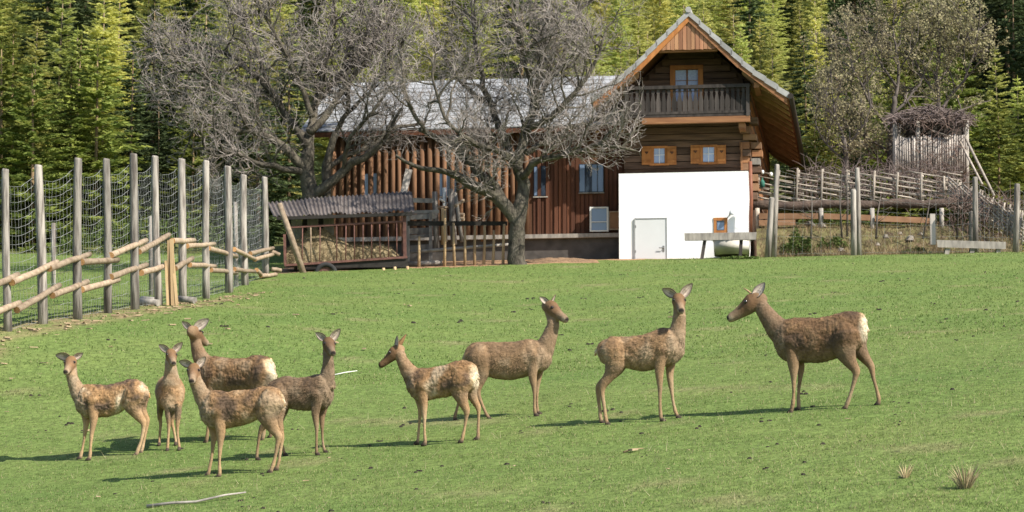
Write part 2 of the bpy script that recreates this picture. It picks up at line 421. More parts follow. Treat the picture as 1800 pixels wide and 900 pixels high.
def grass(name, n, d0, d1, h, w, seed, straw=.06, pw=1.0):
    x, y = frustum_pts(n, d0, d1, pw)
    ok = (y < np.where(x < 2.6, 66.0, 68.0)) | (x < xl)
    clump = fbm(x, y, 3.3, .8) + .6 * fbm(x, y, 8.0, .2) + nr.rand(n) * 1.5
    dxx = np.abs(x - (fence_x(y) + .55)); ok &= ~((dxx < .3) & (y > 38) & (y < 54) & (nr.rand(n) < .75))
    ok &= clump > .1
    x = x[ok]; y = y[ok]; n = len(x)
    z = Gv(x, y) + bumps(x, y) - .004
    c = meadow_col(x, y) * (1.2 + .4 * nr.rand(n))[:, None]
    s = nr.rand(n) < straw
    c[s] = np.array([.42, .38, .2]) * (.7 + .5 * nr.rand(s.sum()))[:, None]
    hh = h * (.5 + .9 * nr.rand(n)); hh[s] *= 1.25
    return tri_cloud(name, np.stack([x, y, z], 1), hh, w * (.7 + .6 * nr.rand(n)), c, M['blade'], .9, seed)
grass('meadow_grass', 290000, 19.5, 40, .022, .010, 1, .16)
grass('upper_meadow_grass', 130000, 38, 82, .034, .022, 2, .06)
# straw stalks
x, y = frustum_pts(1400, 20, 44, 1.1)
tri_cloud('straw_stalks', np.stack([x, y, Gv(x, y)], 1), .05 + .09 * nr.rand(1400), np.full(1400, .007), np.tile([.50, .45, .28], (1400, 1)), M['blade'], 1.4, 8)

# droppings, bark chips and pale leaves lying on the turf
M['dung'] = mat('dung', (.045, .036, .026), (.02, .017, .013), 20)
M['chip'] = mat('wood_chip', (.44, .34, .22), (.28, .20, .12), 8)
def lump(mb, c, rx, ry, rz, r):
    ph = [r.uniform(.75, 1.2) for _ in range(6)]
    low = [c + Vector((cos(k * pi / 3) * rx * ph[k], sin(k * pi / 3) * ry * ph[k], -.01)) for k in range(6)]
    up = [c + Vector((cos(k * pi / 3 + .4) * rx * .6 * ph[k], sin(k * pi / 3 + .4) * ry * .6 * ph[k], rz * r.uniform(.7, 1))) for k in range(6)]
    mb.add(low + up + [c + Vector((0, 0, rz * 1.1))], [(k, (k + 1) % 6, 6 + (k + 1) % 6, 6 + k) for k in range(6)] + [(6 + k, 6 + (k + 1) % 6, 12) for k in range(6)], False)
mb = MB()
for i in range(230):
    D = 24 * (63 / 24) ** rng.random(); xx = rng.uniform(-1, 1) * D * 920 / FP
    if xx < fence_x(D) + .6: continue
    s = rng.uniform(.013, .033) * (1.3 if D > 40 else 1)
    for k in range(rng.choice([1, 1, 2, 3])):
        a = xx + rng.uniform(-.09, .09); b = D + rng.uniform(-.15, .15)
        lump(mb, Vector((a, b, G(a, b))), s * 1.2, s, s * .6, rng)
obj('droppings', mb, M['dung'], kind='stuff')
mb = MB()
def chip(xx, yy, L, w):
    z = G(xx, yy) + .025; a = rng.uniform(0, pi)
    d = Vector((cos(a), sin(a) * .8, rng.uniform(-.1, .1))) * L / 2; c = Vector((xx, yy, z + rng.uniform(0, .012)))
    mb.beam(c - d, c + d, w, w * .35)
for i in range(34):
    D = 25 * (60 / 25) ** rng.random(); xx = rng.uniform(-1, 1) * D * 920 / FP
    if xx > fence_x(D) + .4: chip(xx, D, rng.uniform(.04, .09), rng.uniform(.015, .035))
for i in range(190):
    D = rng.uniform(38, 57); xx = float(fence_x(D)) + .55 + rng.gauss(0, .25) + max(0, rng.gauss(0, .3)); chip(xx, D, rng.uniform(.05, .2), rng.uniform(.02, .06))
for px, py in [(640, 616), (330, 563), (350, 583), (303, 573), (1113, 795), (370, 607), (400, 580), (590, 605), (520, 555), (1180, 560), (720, 540), (150, 760)]:
    p = onG(px, py); chip(p.x, p.y, .13, .06)
obj('wood_chips', mb, M['chip'], kind='stuff')

def stick(name, label, pts, r, m, cat='stick'):
    q = []
    for px, py, up in pts:
        p = onG(px, py); q.append(p + Vector((0, 0, up)))
    mb = MB(); n = len(q)
    mb.tube(q, [r * (1 - .55 * i / (n - 1)) for i in range(n)], 6)
    o = obj(name, mb, m, base=q[0]); return tag(o, label, cat)
stick('fallen_branch', 'long grey fallen branch lying on the grass at the bottom of the meadow', [(258, 893, .02), (300, 889, .03), (345, 885, .02), (395, 878, .05), (432, 870, .03)], .022, M['greywood'], 'branch')
stick('dry_stalk', 'thin pale dry stalk sticking out beside the chest of the dark hind', [(588, 661, .02), (606, 659, .04), (628, 657, .05)], .012, M['white'], 'stalk')
stick('dry_stalk', 'short pale straw stalk lying right of the centre foreground', [(1096, 797, .015), (1113, 794, .03), (1131, 791, .02)], .012, M['drygrass'], 'stalk')
def tuft(px, py, label, n, h, rad, m=None, name='grass_tuft', cat='grass tuft'):
    p = onG(px, py); mb = MB()
    for i in range(n):
        a = rng.uniform(0, 2 * pi); rr = rad * sqrt(rng.random()); b = p + Vector((cos(a) * rr * .4, sin(a) * rr * .4, -.02))
        t = p + Vector((cos(a) * rr * 2.2, sin(a) * rr * 2.2, h * rng.uniform(.4, 1))); w = Vector((rng.uniform(-1, 1), rng.uniform(-1, 1), 0)).normalized() * .006
        mid = (b + t) / 2 + Vector((0, 0, h * .12))
        mb.add([b - w, b + w, mid + w * .8, mid - w * .8, t], [(0, 1, 2, 3), (3, 2, 4)])
    o = obj(name, mb, m or M['straw'], base=p); return tag(o, label, cat)
tuft(1697, 858, 'dry straw-coloured grass tuft at the bottom right of the meadow', 90, .26, .10)
tuft(1592, 838, 'smaller sparse grass tuft left of the bottom right tuft', 36, .15, .06)
tuft(395, 770, 'low straw tuft below the front deer', 20, .1, .05)

# ================================================================== LEFT DEER FENCE
fence = thing('deer_fence', 'tall weathered post and wire mesh deer fence with slanting log rails', 'fence', gp(238, 49.5))
tops = []
for i, (px, yt, yb, D) in enumerate(FPOSTS):
    b = P(px, yb, D); b.z = min(b.z, G(b.x, b.y)) - .15
    lean = {1: -6, 2: -9, 3: 0, 6: -8, 7: -3}.get(i, rng.uniform(-4, 0))
    t = P(px + lean, yt, D); r = rng.uniform(.072, .086) * (1 + (D - 44) * .008)
    mb = MB(); mid = (b + t) / 2 + Vector((rng.uniform(-.03, .03), 0, 0))
    mb.tube([b, b.lerp(mid, .5), mid, mid.lerp(t, .6), t - (t - b).normalized() * .05, t + Vector((.01, 0, .0))], [r * 1.12, r * 1.06, r, r * .97, r * .93, r * .8], 9)
    obj('post', mb, M['post'], fence); tops.append((b, t))
fin = []
mbw = MB()
def mesh_wire(b0, t0, b1, t1, nrow, ncol, r):
    grid = []
    for c in range(ncol + 1):
        s = c / ncol; sag = 4 * s * (1 - s); colp = []
        for k in range(nrow + 1):
            q = (k / nrow) ** .85
            p = b0.lerp(b1, s).lerp(t0.lerp(t1, s), .06 + q * .88)
            p = p + Vector((rng.uniform(-.012, .012), rng.uniform(-.03, .03), -sag * .18 * q + rng.uniform(-.008, .008)))
            colp.append(p)
        grid.append(colp)
    for c in range(ncol + 1): mbw.tube(grid[c], r, 3, False, sm=False)
    for k in range(nrow + 1): mbw.tube([grid[c][k] for c in range(ncol + 1)], r * 1.5, 3, False, sm=False)
for (b0, t0), (b1, t1) in zip(tops, tops[1:]):
    o = Vector((-.09, .05, 0)); mesh_wire(b0 + o, t0 + o, b1 + o, t1 + o, 15, max(9, int((b1 - b0).length / .13)), .0026)
obj('wire_mesh', mbw, M['wire'], fence, kind='stuff')
RU = [[(-30, 575), (75, 528)], [(50, 560), (237, 475)], [(205, 502), (372, 443)], [(340, 475), (490, 466)], [(462, 447), (608, 385)], [(578, 432), (703, 362)], [(718, 387), (808, 385)], [(778, 408), (892, 400)],
      [(868, 418), (985, 452)], [(975, 422), (1065, 465)], [(1042, 440), (1137, 417)], [(1125, 430), (1165, 445)], [(1060, 464), (1137, 443)]]
RL = [[(-30, 690), (82, 645)], [(70, 675), (247, 572)], [(218, 614), (364, 557)], [(340, 590), (492, 549)], [(462, 537), (610, 487)], [(588, 520), (697, 488)], [(728, 502), (800, 460)], [(790, 487), (895, 493)],
      [(878, 508), (985, 520)], [(975, 505), (1060, 515)], [(1068, 508), (1110, 548)], [(1130, 505), (1172, 510)], [(1085, 532), (1150, 527)]]
for k, lst in enumerate((RU, RL)):
    for j, ((xa, ya), (xb, yb)) in enumerate(lst):
        pa = (xa / 2.368, 260 + ya / 2.368); pb = (xb / 2.368, 260 + yb / 2.368)
        a = P(pa[0], pa[1], fence_depth(pa[0]) - .22); b = P(pb[0], pb[1], fence_depth(pb[0]) - .14)
        r = .062 if j < 7 else .055
        mb = MB(); d = (b - a) / 4
        mb.tube([a, a + d, a + 2 * d + Vector((0, 0, rng.uniform(-.02, .02))), a + 3 * d, b], [r * 1.08, r * 1.05, r, r * .97, r * .93], 9, cm=1)
        obj('rail', mb, [M['rail'], M['railend']], fence)
# inner stakes beyond the fence, each a thing of its own
for px, yt, yb, D, lab in [(94, 392, 462, 56, 'short pale stake on the grass behind the first posts of the deer fence'), (240, 335, 425, 51.5, 'grey stake pressed against the back of the fifth fence post'),
                      (265, 380, 470, 56.5, 'slim grey stake behind the gap left of the splintered stake bundle'), (414, 355, 492, 60, 'leaning grey stake just right of the ninth fence post')]:
    b = P(px + 2, yb, D); t = P(px, yt, D); b.z = min(b.z, G(b.x, D)) - .1
    mb = MB(); mb.tube([b, (b + t) / 2, t], [.06, .055, .05], 7); tag(obj('fence_stake', mb, M['post'], base=b), lab, 'stake', 'loose stakes by the deer fence')
bun = thing('stake_bundle', 'bundle of freshly split light brown stakes leaning by the deer fence', 'stakes', gp(303, 51.4))
for (xa, ya, xb, yb, w) in [(703, 385, 707, 598, .07), (714, 380, 722, 603, .085), (716, 420, 738, 600, .06), (690, 470, 700, 590, .05)]:
    a = P(xa / 2.368, 260 + ya / 2.368, 51.2); b = P(xb / 2.368, 260 + yb / 2.368, 51.2 - rng.uniform(0, .15)); b.z = min(b.z, G(b.x, b.y) + .01)
    mb = MB(); mb.beam(b, a, w, .04, (0, 1, 0)); obj('stake', mb, M['stake'], bun)
tag(bun, None)
for (xa, xb, y0, y1, D, lab) in [(592, 655, 565, 590, 52.2, 'short grey log lying against the foot of the fence'), (585, 660, 598, 600, 51.2, 'flat grey log on the ground left of the stake bundle'), (742, 812, 570, 576, 52.5, 'short grey log on the ground right of the stake bundle')]:
    a = P(xa / 2.368, 260 + y0 / 2.368, D); b = P(xb / 2.368, 260 + y1 / 2.368, D - .3)
    a.z = G(a.x, a.y) + .08; b.z = G(b.x, b.y) + .07
    mb = MB(); mb.tube([a, b], [.08, .075], 8); tag(obj('log', mb, M['greywood'], base=a), lab, 'log', 'loose logs at the foot of the fence')

# ================================================================== THE HOUSE
TH = radians(8.5); HD = 70.0
UB = Vector((cos(TH), -sin(TH), 0)); VB = Vector((sin(TH), cos(TH), 0))
HO = P(1207, 461, HD); HO.z = G(HO.x, HO.y)
def HF(u, v, w): return HO + UB * u + VB * v + Vector((0, 0, w))
def H(px, py, v):
    r = Vector(ray(px, py)); t = (v + HO.dot(VB)) / r.dot(VB); X_ = r * t - HO
    return (X_.dot(UB), v, X_.z)
def hbox(mb, x0, y0, x1, y1, v, dep):
    """box with picture corners (x0,y0)-(x1,y1) on the plane v, thickness dep going back"""
    u0, _, w1 = H(x0, (y0 + y1) / 2, v); u1 = H(x1, (y0 + y1) / 2, v)[0]
    w1 = H((x0 + x1) / 2, y0, v)[2]; w0 = H((x0 + x1) / 2, y1, v)[2]
    mb.box((min(u0, u1), v, min(w0, w1)), (max(u0, u1), v + dep, max(w0, w1)), HF)
def hpart(name, m, parent, x0, y0, x1, y1, v, dep, label=None):
    mb = MB(); hbox(mb, x0, y0, x1, y1, v, dep); return obj(name, mb, m, parent, label=label)
VF = -1.3; VE = 14.2
house = thing('farmhouse', 'old timber farmhouse with steep gable, balcony and white plastered cellar wall', 'house', HO)
ua, _, wa = H(1210, 19, VF)
uk, _, wk = H(1315, 116, VF); ue, _, we = H(1386, 165, VF)
PROF = [(uk - ua, wk - wa), (ue - ua, we - wa)]
def roof_w(u):
    a = abs(u - ua); (a1, h1), (a2, h2) = PROF
    return wa + (h1 * a / a1 if a < a1 else h1 + (h2 - h1) * (a - a1) / (a2 - a1))
# --- walls
uL = H(1097, 300, 0)[0]; uR = H(1317, 300, 0)[0]
wplate = roof_w(uR) - .28
wall = None
mb = MB()
hw = [(uL, -.6), (uR, -.6), (uR, roof_w(uR) - .25), (uk, roof_w(uk) - .25), (ua, wa - .3), (2 * ua - uk, roof_w(uk) - .25), (uL, roof_w(uL) - .25)]
mb.prism([HF(u, 0.12, w) for u, w in hw], VB * .2)
mb.box((uL, .32, -.6), (uL + .2, VE - .5, roof_w(uL) - .25), HF); mb.box((uR - .2, .32, -.6), (uR, VE - .5, roof_w(uR) - .25), HF)
mb.prism([HF(u, VE - .5, w) for u, w in hw], VB * .2)
wall = obj('wall', mb, M['darklog'], house); recalc(wall)
# squared logs of the gable wall
rows = list(range(92, 304, 12))
w_lo = [H(1207, y, 0)[2] for y in rows]
for i, y in enumerate(rows[:-1]):
    wt, wb = w_lo[i], w_lo[i + 1] + .02
    ul, ur = uL, uR
    # stay inside the roof profile
    while roof_w(ur) - .3 < wt: ur -= .05
    while roof_w(ul) - .3 < wt: ul += .05
    if ur - ul < .4: continue
    mb = MB(); ins = rng.uniform(-.012, .018)
    gaps = []
    if 112 <= y <= 205: gaps = [H(1180, y, 0)[0], H(1235, y, 0)[0]]
    segs = [(ul, ur)] if not gaps else [(ul, gaps[0]), (gaps[1], ur)]
    for a, b in segs:
        if b - a < .05: continue
        mb = MB(); mb.box((a, ins, wb), (b, .118, wt), HF); obj('log', mb, M['darklog'], wall)
# long logs of the right flank
for i in range(15):
    w0 = H(1317, 318, 0)[2] + i * .20
    if w0 > wplate - .2: break
    mb = MB(); mb.box((uR + .003, .1, w0), (uR + .05 + rng.uniform(0, .02), VE - .6, w0 + .185), HF); obj('log', mb, M['beamwood'] if i % 3 else M['darklog'], wall)
# protruding log ends at the right corner
ends = [(1302, 222, 1318, 233, -.28), (1306, 236, 1330, 246, -.05), (1300, 250, 1317, 262, -.12), (1303, 263, 1319, 274, -.16), (1301, 275, 1317, 286, -.10), (1304, 287, 1318, 298, -.15),
        (1320, 250, 1338, 261, .05), (1322, 264, 1340, 275, .1), (1320, 278, 1336, 289, .06), (1322, 292, 1338, 303, .1), (1318, 206, 1332, 217, -.1), (1320, 306, 1332, 318, .0), (1321, 322, 1333, 335, .02), (1320, 338, 1331, 350, .0)]
for x0, y0, x1, y1, v in ends:
    hpart('log_end', rng.choice([M['beamwood'], M['beamwood'], M['brownboard'], M['darklog'], M['greywood']]), wall, x0, y0, x1, y1, v, .5)
hpart('corner_board', M['beamwood'], wall, 1302, 250, 1305, 299, -.2, .05)
# --- roof
mb = MB()
for sgn in (-1, 1):
    A = (ua, wa - .02); B = (ua + sgn * PROF[0][0], wa + PROF[0][1] - .02); Cc = (ua + sgn * PROF[1][0], wa + PROF[1][1] - .02)
    for p, q in ((A, B), (B, Cc)):
        mb.hexa([HF(p[0], VF + .03, p[1] - .13), HF(q[0], VF + .03, q[1] - .13), HF(q[0], VE, q[1] - .13), HF(p[0], VE, p[1] - .13),
                 HF(p[0], VF + .03, p[1] - .07), HF(q[0], VF + .03, q[1] - .07), HF(q[0], VE, q[1] - .07), HF(p[0], VE, p[1] - .07)])
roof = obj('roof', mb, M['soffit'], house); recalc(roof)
def along(sgn, t):
    """point on the roof profile, t metres down the slope"""
    l1 = sqrt(PROF[0][0] ** 2 + PROF[0][1] ** 2); l2 = sqrt((PROF[1][0] - PROF[0][0]) ** 2 + (PROF[1][1] - PROF[0][1]) ** 2)
    if t <= l1: k = t / l1; return ua + sgn * PROF[0][0] * k, wa + PROF[0][1] * k
    k = (t - l1) / l2; return ua + sgn * (PROF[0][0] + (PROF[1][0] - PROF[0][0]) * k), wa + PROF[0][1] + (PROF[1][1] - PROF[0][1]) * k
LR = sqrt(PROF[0][0] ** 2 + PROF[0][1] ** 2) + sqrt((PROF[1][0] - PROF[0][0]) ** 2 + (PROF[1][1] - PROF[0][1]) ** 2)
NC = 9
for sgn in (-1, 1):
    for c in range(NC):
        t0 = LR * c / NC; t1 = LR * (c + 1) / NC + .06
        p = along(sgn, t0); q = along(sgn, min(t1, LR + .02))
        for k in range(7):
            v0 = VF + (VE - VF) * k / 7; v1 = VF + (VE - VF) * (k + 1) / 7 - .015
            if k == 0: v0 -= .02; dn = .09
            else: dn = 0
            l0 = rng.uniform(.0, .012) ; lift = .02
            mb = MB()
            mb.hexa([HF(p[0], v0, p[1] - .075 - dn + l0), HF(q[0], v0, q[1] - .04 - dn + l0), HF(q[0], v0 + .06 if dn else v1, q[1] - .04 - dn + l0), HF(p[0], v0 + .06 if dn else v1, p[1] - .075 - dn + l0),
                     HF(p[0], v0, p[1] + .01 + l0), HF(q[0], v0, q[1] + .06 + l0), HF(q[0], v1, q[1] + .06 + l0), HF(p[0], v1, p[1] + .01 + l0)])
            obj('tile', mb, M['tile'], roof)
mb = MB(); mb.tube([HF(ua, VF - .05, wa + .03), HF(ua, VE, wa + .03)], .09, 8); obj('ridge_cap', mb, M['tile'], roof)
# verge boards below the tiles, and the purlin ends
for sgn in (-1, 1):
    for (t0, t1) in ((.0, LR * .52), (LR * .52, LR * .985)):
        p = along(sgn, t0); q = along(sgn, t1); mb = MB()
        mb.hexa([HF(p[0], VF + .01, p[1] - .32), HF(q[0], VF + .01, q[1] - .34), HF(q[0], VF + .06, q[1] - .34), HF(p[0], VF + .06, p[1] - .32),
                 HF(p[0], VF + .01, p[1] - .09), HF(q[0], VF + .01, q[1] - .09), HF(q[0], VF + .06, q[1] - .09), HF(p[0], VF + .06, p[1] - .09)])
        obj('verge_board', mb, M['orange'] if sgn < 0 else M['beamwood'], roof)  # left board's sunlit look is put into its brighter orange
for (px, py) in ((1330, 148),):
    u, _, w = H(px, py, VF + .1); mb = MB(); mb.box((u - .08, VF + .1, w - .1), (u + .08, .2, w + .06), HF); obj('purlin', mb, M['beamwood'], roof)
# rafters under the right and left eaves: kinked, one every metre
for sgn in (-1, 1):
    for k in range(15):
        v = VF + .55 + k * (VE - VF - .8) / 14
        t = [LR * .55, LR * .72, LR * .78, LR * .985]
        off = [.34, .34, .29, .24]
        mb = MB(); pr = None
        for j in range(3):
            p = along(sgn, t[j]); q = along(sgn, t[j + 1])
            mb.hexa([HF(p[0], v, p[1] - off[j]), HF(q[0], v, q[1] - off[j + 1]), HF(q[0], v + .1, q[1] - off[j + 1]), HF(p[0], v + .1, p[1] - off[j]),
                     HF(p[0], v, p[1] - .135), HF(q[0], v, q[1] - .135), HF(q[0], v + .1, q[1] - .135), HF(p[0], v + .1, p[1] - .135)])
        obj('rafter', mb, M['rafter'], roof)
# gutter along the right eave with its spout
p = along(1, LR); mb = MB()
mb.tube([HF(p[0] + .06, VF - .05, p[1] - .07), HF(p[0] + .06, VE + .1, p[1] - .09)], .085, 10)
gut = obj('gutter', mb, M['gutter'], house)
e = HF(p[0] + .06, VE, p[1] - .12); mb = MB()
mb.tube([e, e + Vector((.0, 0, -.25)), e - UB * .18 + Vector((0, 0, -.5)), e - UB * .5 + Vector((0, 0, -.62))], .05, 8); obj('downspout', mb, M['zinc'], gut)
# --- gable boards in the peak
vb_ = -1.25
mb = MB()
ul = H(1157, 87, vb_)[0]; ur = H(1259, 86, vb_)[0]; wb_ = H(1207, 87, vb_)[2]
mb.prism([HF(u, vb_ + .035, w) for u, w in ((ul - .1, wb_ + .01), (ur + .1, wb_ + .01), (ua, wa - .17))], VB * .03)
peak = obj('peak_boarding', mb, M['barnwall'], house); recalc(peak)
nb = 14
for k in range(nb):
    a = ul + (ur - ul) * k / nb; b = ul + (ur - ul) * (k + 1) / nb - .012
    ta = roof_w(a) - .15; tb = roof_w(b) - .15
    ins = rng.uniform(0, .014)
    if max(ta, tb) < wb_ + .03: continue
    poly = [(a, wb_ + rng.uniform(-.02, .01)), (b, wb_ + rng.uniform(-.02, .01)), (b, max(tb, wb_ + .02)), (a, max(ta, wb_ + .02))]
    if a < ua < b: poly.insert(3, (ua, wa - .16))
    mb = MB(); mb.prism([HF(u, vb_ + ins, w) for u, w in poly], VB * .03); o = obj('board', mb, M['gableboard'], peak); recalc(o)
hpart('peak_beam', M['beamwood'], house, 1155, 87.5, 1261, 91, vb_ + .08, .12)
# --- balcony door
door = hpart('balcony_door', M['beamwood'], house, 1186, 122, 1229, 206, .06, .03)
for (x0, y0, x1, y1) in ((1178, 115, 1187, 206), (1227, 115, 1236, 206), (1178, 114.5, 1236, 122)):
    hpart('frame', M['orange'], door, x0, y0, x1, y1, -.055 - (.004 if y1 < 130 else 0), .14)
for (x0, x1) in ((1187.5, 1207), (1209, 1227)):
    hpart('pane', M['curtain'], door, x0, 123, x1, 178, .035, .02)
hpart('mullion', M['beamwood'], door, 1206.6, 122.5, 1209.4, 205, .0, .05)
for y in (141, 160): hpart('glazing_bar', M['beamwood'], door, 1187.5, y, 1227, y + 1, .022, .012)
# --- balcony
bal = None
vB = -1.0
xl_, xr_ = 1098, 1318
def tilt(x): return (1318 - x) * .022
def bpart(name, m, x0, y0, x1, y1, v, dep, par=None):
    """balcony member that keeps the level of the house"""
    mb = MB(); u0 = H(x0, 180, v)[0]; u1 = H(x1, 180, v)[0]; w1 = H(1318, y0, v)[2]; w0 = H(1318, y1, v)[2]
    mb.box((u0, v, w0), (u1, v + dep, w1), HF); return obj(name, mb, m, par or bal)
bal = bpart('balcony', M['beamwood'], xl_ + 30, 203, xr_, 213.5, vB - .05, .16, house)
bpart('handrail', M['balcony'], xl_, 146.5, xr_ + 1, 152.5, vB - .05, .12)
bpart('bottom_rail', M['balcony'], xl_, 193, xr_ + 1, 197.5, vB - .03, .1)
bpart('skirt_board', M['balcony'], xl_, 198, xr_ + .5, 202.5, vB - .02, .05)
bpart('floor', M['darklog'], xl_, 203.5, xr_ - 1, 207, vB + .12, 1.1)
bpart('corner_post', M['balcony'], 1311.5, 147, 1317.5, 203, vB - .06, .1)
bpart('corner_post', M['balcony'], xl_, 147, xl_ + 6, 203, vB - .06, .1)
bpart('side_rail', M['balcony'], 1312, 147, 1317, 152, vB + .08, 1.0)
bpart('side_rail', M['balcony'], 1312, 193, 1317, 198, vB + .08, 1.0)
for x in (1304,): bpart('bracket_log', M['beamwood'], x - 6, 213.8, x + 5, 225, vB + .05, 1.2)
# fretted balusters: waisted boards with a notch
x = xl_ + 8
while x < 1310:
    w = 9.0
    prof = [(0, .26), (.10, .26), (.16, .34), (.24, .20), (.34, .28), (.55, .46), (.82, .46), (.86, .40), (.90, .46), (1, .46)]
    u0 = H(x + w / 2, 180, vB)[0]; wt = H(1318, 152, vB)[2]; wbm = H(1318, 193.5, vB)[2]; W_ = H(x + w, 180, vB)[0] - H(x, 180, vB)[0]
    vs = []
    for t, hw_ in prof:
        z = wt + (wbm - wt) * t
        for sg in (-1, 1):
            for dv in (0, .03): vs.append(HF(u0 + sg * hw_ * W_, vB + dv, z))
    fs = []
    for i in range(len(prof) - 1):
        a = 4 * i; b = a + 4
        fs += [(a, b, b + 2, a + 2), (a + 1, a + 3, b + 3, b + 1), (a, a + 1, b + 1, b), (a + 2, b + 2, b + 3, a + 3)]
    mb = MB(); mb.add(vs, fs); obj('baluster', mb, M['balcony'], bal); x += w + .35
# --- shuttered windows
def window(x0, x1, y0, y1, shl, shr, sid):
    wn = hpart('window', M['darklog'], house, x0 + 1, y0 + 1, x1 - 1, y1 - 1, -.02, .06)
    xm = (x0 + x1) / 2; ym = y0 + (y1 - y0) * .46
    for nm, a, b, c, d, e in (('frame', x0 - 3, y0 - 2, x0 + 1.5, y1 + 1, 0), ('frame', x1 - 1.5, y0 - 2, x1 + 3, y1 + 1, 0), ('frame', x0 - 3.5, y0 - 3.5, x1 + 3.5, y0 + .5, .012), ('sill', x0 - 6, y1, x1 + 6, y1 + 3.5, .02)):
        hpart(nm, M['orange'], wn, a, b, c, d, -.06 - e, .07)
    for a, b in ((x0 + 1.8, xm - .6), (xm + .6, x1 - 1.8)):
        for c, d in ((y0 + .8, ym - .5), (ym + .5, y1 - .5)):
            hpart('pane', M['pane'], wn, a, c, b, d, -.035, .012)
    hpart('mullion', M['white'], wn, xm - .6, y0 + .5, xm + .6, y1, -.045, .02); hpart('glazing_bar', M['white'], wn, x0 + 1.8, ym - .5, x1 - 1.8, ym + .5, -.042, .015)
    for (a, b) in (shl, shr):
        sh = hpart('shutter', M['orange'], house, a, y0 - 3, b, y1 + 2.5, -.075, .035)
        for yy in (y0 + 2, y1 - 6): hpart('batten', M['orange'], sh, a + .8, yy, b - .8, yy + 4, -.098, .022)
        # heart
        u, _, w = H((a + b) / 2, y0 + 8, -.082); pts = []
        for k in range(18):
            t = 2 * pi * k / 18; pts.append(HF(u + .055 * sin(t) ** 3, -.082, w + .055 * (13 * cos(t) - 5 * cos(2 * t) - 2 * cos(3 * t) - cos(4 * t)) / 16))
        mb = MB(); mb.prism(pts, VB * .006); o = obj('heart', mb, M['barnwall'], sh); recalc(o)
window(1148, 1170, 260, 287, (1128, 1145), (1173, 1189), 0)
window(1234, 1257, 258, 285, (1214, 1230.5), (1260.5, 1276), 1)
# --- white cellar front
va = -.75
mb = MB(); u0 = H(1088, 380, va)[0]; u1 = H(1316, 380, va)[0]; wt = H(1316, 300.5, va)[2]
nU = 14
mb.box((u0, va, -1.2), (u1, .1, wt), HF)
annex = obj('cellar_front', mb, M['plaster'], house)
cd = hpart('cellar_door', M['doorpaint'], annex, 1117, 385, 1171, 470, va - .035, .04)
for (a, b, c, d) in ((1115.4, 384, 1116.8, 470), (1171.2, 384, 1172.8, 470), (1115.4, 382.8, 1172.8, 384.4)): hpart('door_frame', M['doorframe'], cd, a, b, c, d, va - .05, .055)
hpart('handle_plate', M['metal'], cd, 1165, 432, 1168, 442, va - .048, .02); mb = MB()
u, _, w = H(1166.5, 436, va - .05); mb.tube([HF(u, va - .04, w), HF(u, va - .09, w), HF(u - .13, va - .09, w + .005)], .013, 6); obj('handle', mb, M['metal'], cd)
for y in (396, 440): hpart('hinge', M['metal'], cd, 1116.3, y, 1118, y + 4, va - .055, .02)
cw = hpart('cellar_window', M['darkpane'], annex, 1259, 388, 1274, 407, va - .01, .03)
for (a, b, c, d, e_) in ((1254.5, 383, 1259.5, 410, 0), (1273.5, 383, 1278.5, 410, 0), (1254, 382.5, 1279, 387.5, .004), (1259.5, 405, 1273.5, 410, .002)): hpart('frame', M['orange'], cw, a, b, c, d, va - .022 - e_, .03)
hpart('pane', M['bluepane'], cw, 1261, 391, 1272.5, 403.5, va - .017, .01)
lm = MB(); u, _, w = H(1283, 378, va); lm.tube([HF(u, va + .02, w), HF(u, va - .12, w), HF(u + .04, va - .15, w + .03)], .022, 7)
lamp = obj('wall_lamp', lm, M['metal'], annex); lm = MB(); lm.tube([HF(u + .05, va - .15, w + .12), HF(u + .05, va - .15, w + .06), HF(u + .05, va - .15, w - .01)], [.04, .06, .075], 9); obj('lamp_shade', lm, M['zinc'], lamp)
mb = MB(); u = H(1319, 350, va)[0]; mb.tube([HF(u, va + .1, H(1319, 283, va)[2]), HF(u + .02, va + .1, H(1319, 350, va)[2]), HF(u - .02, va + .1, H(1319, 412, va)[2])], .055, 9); obj('downpipe', mb, M['copper'], house)

# ================================================================== THE BARN WING
barn = thing('barn', 'long barn wing with pale roof and upright orange half log wall behind bare trees', 'barn', HF(H(830, 420, .25)[0], .25, 0))
vw = .25
ub0 = H(580, 350, vw)[0]; ub1 = uL
wsill = H(1000, 414, vw)[2]; weave = H(900, 224, vw)[2] + .1
mb = MB()
mb.box((ub0, vw, wsill), (ub1, vw + .2, weave), HF); mb.box((ub0, vw + .2, -1), (ub0 + .2, vw + 9, weave), HF); mb.box((ub0, vw + 9, -1), (ub1, vw + 9.2, weave), HF)
bw = obj('wall', mb, M['barnwall'], barn)
hpart('foundation', M['concrete'], barn, 582, 418.5, 1094, 476, vw - .12, .4)
mb = MB(); mb.box((ub0 - .05, vw - .3, wsill - .1), (ub1, vw + .05, wsill + .02), HF); obj('sill_beam', mb, M['greywood'], barn)
x = 587
while x < 935:
    u, _, w = H(x, 340, vw); r = rng.uniform(.062, .088); ln = rng.uniform(-.03, .03)
    mb = MB(); mb.tube([HF(u + ln, vw - .05, wsill + .03 - rng.uniform(0, .25) * (x < 900)), HF(u, vw - .05, (wsill + weave) / 2), HF(u - ln, vw - .05, weave - .02)], [r * 1.05, r, r * .92], 9)
    obj('pole', mb, M['barnpole'], bw); x += rng.uniform(11.0, 14.5)
x = 938; k = 0
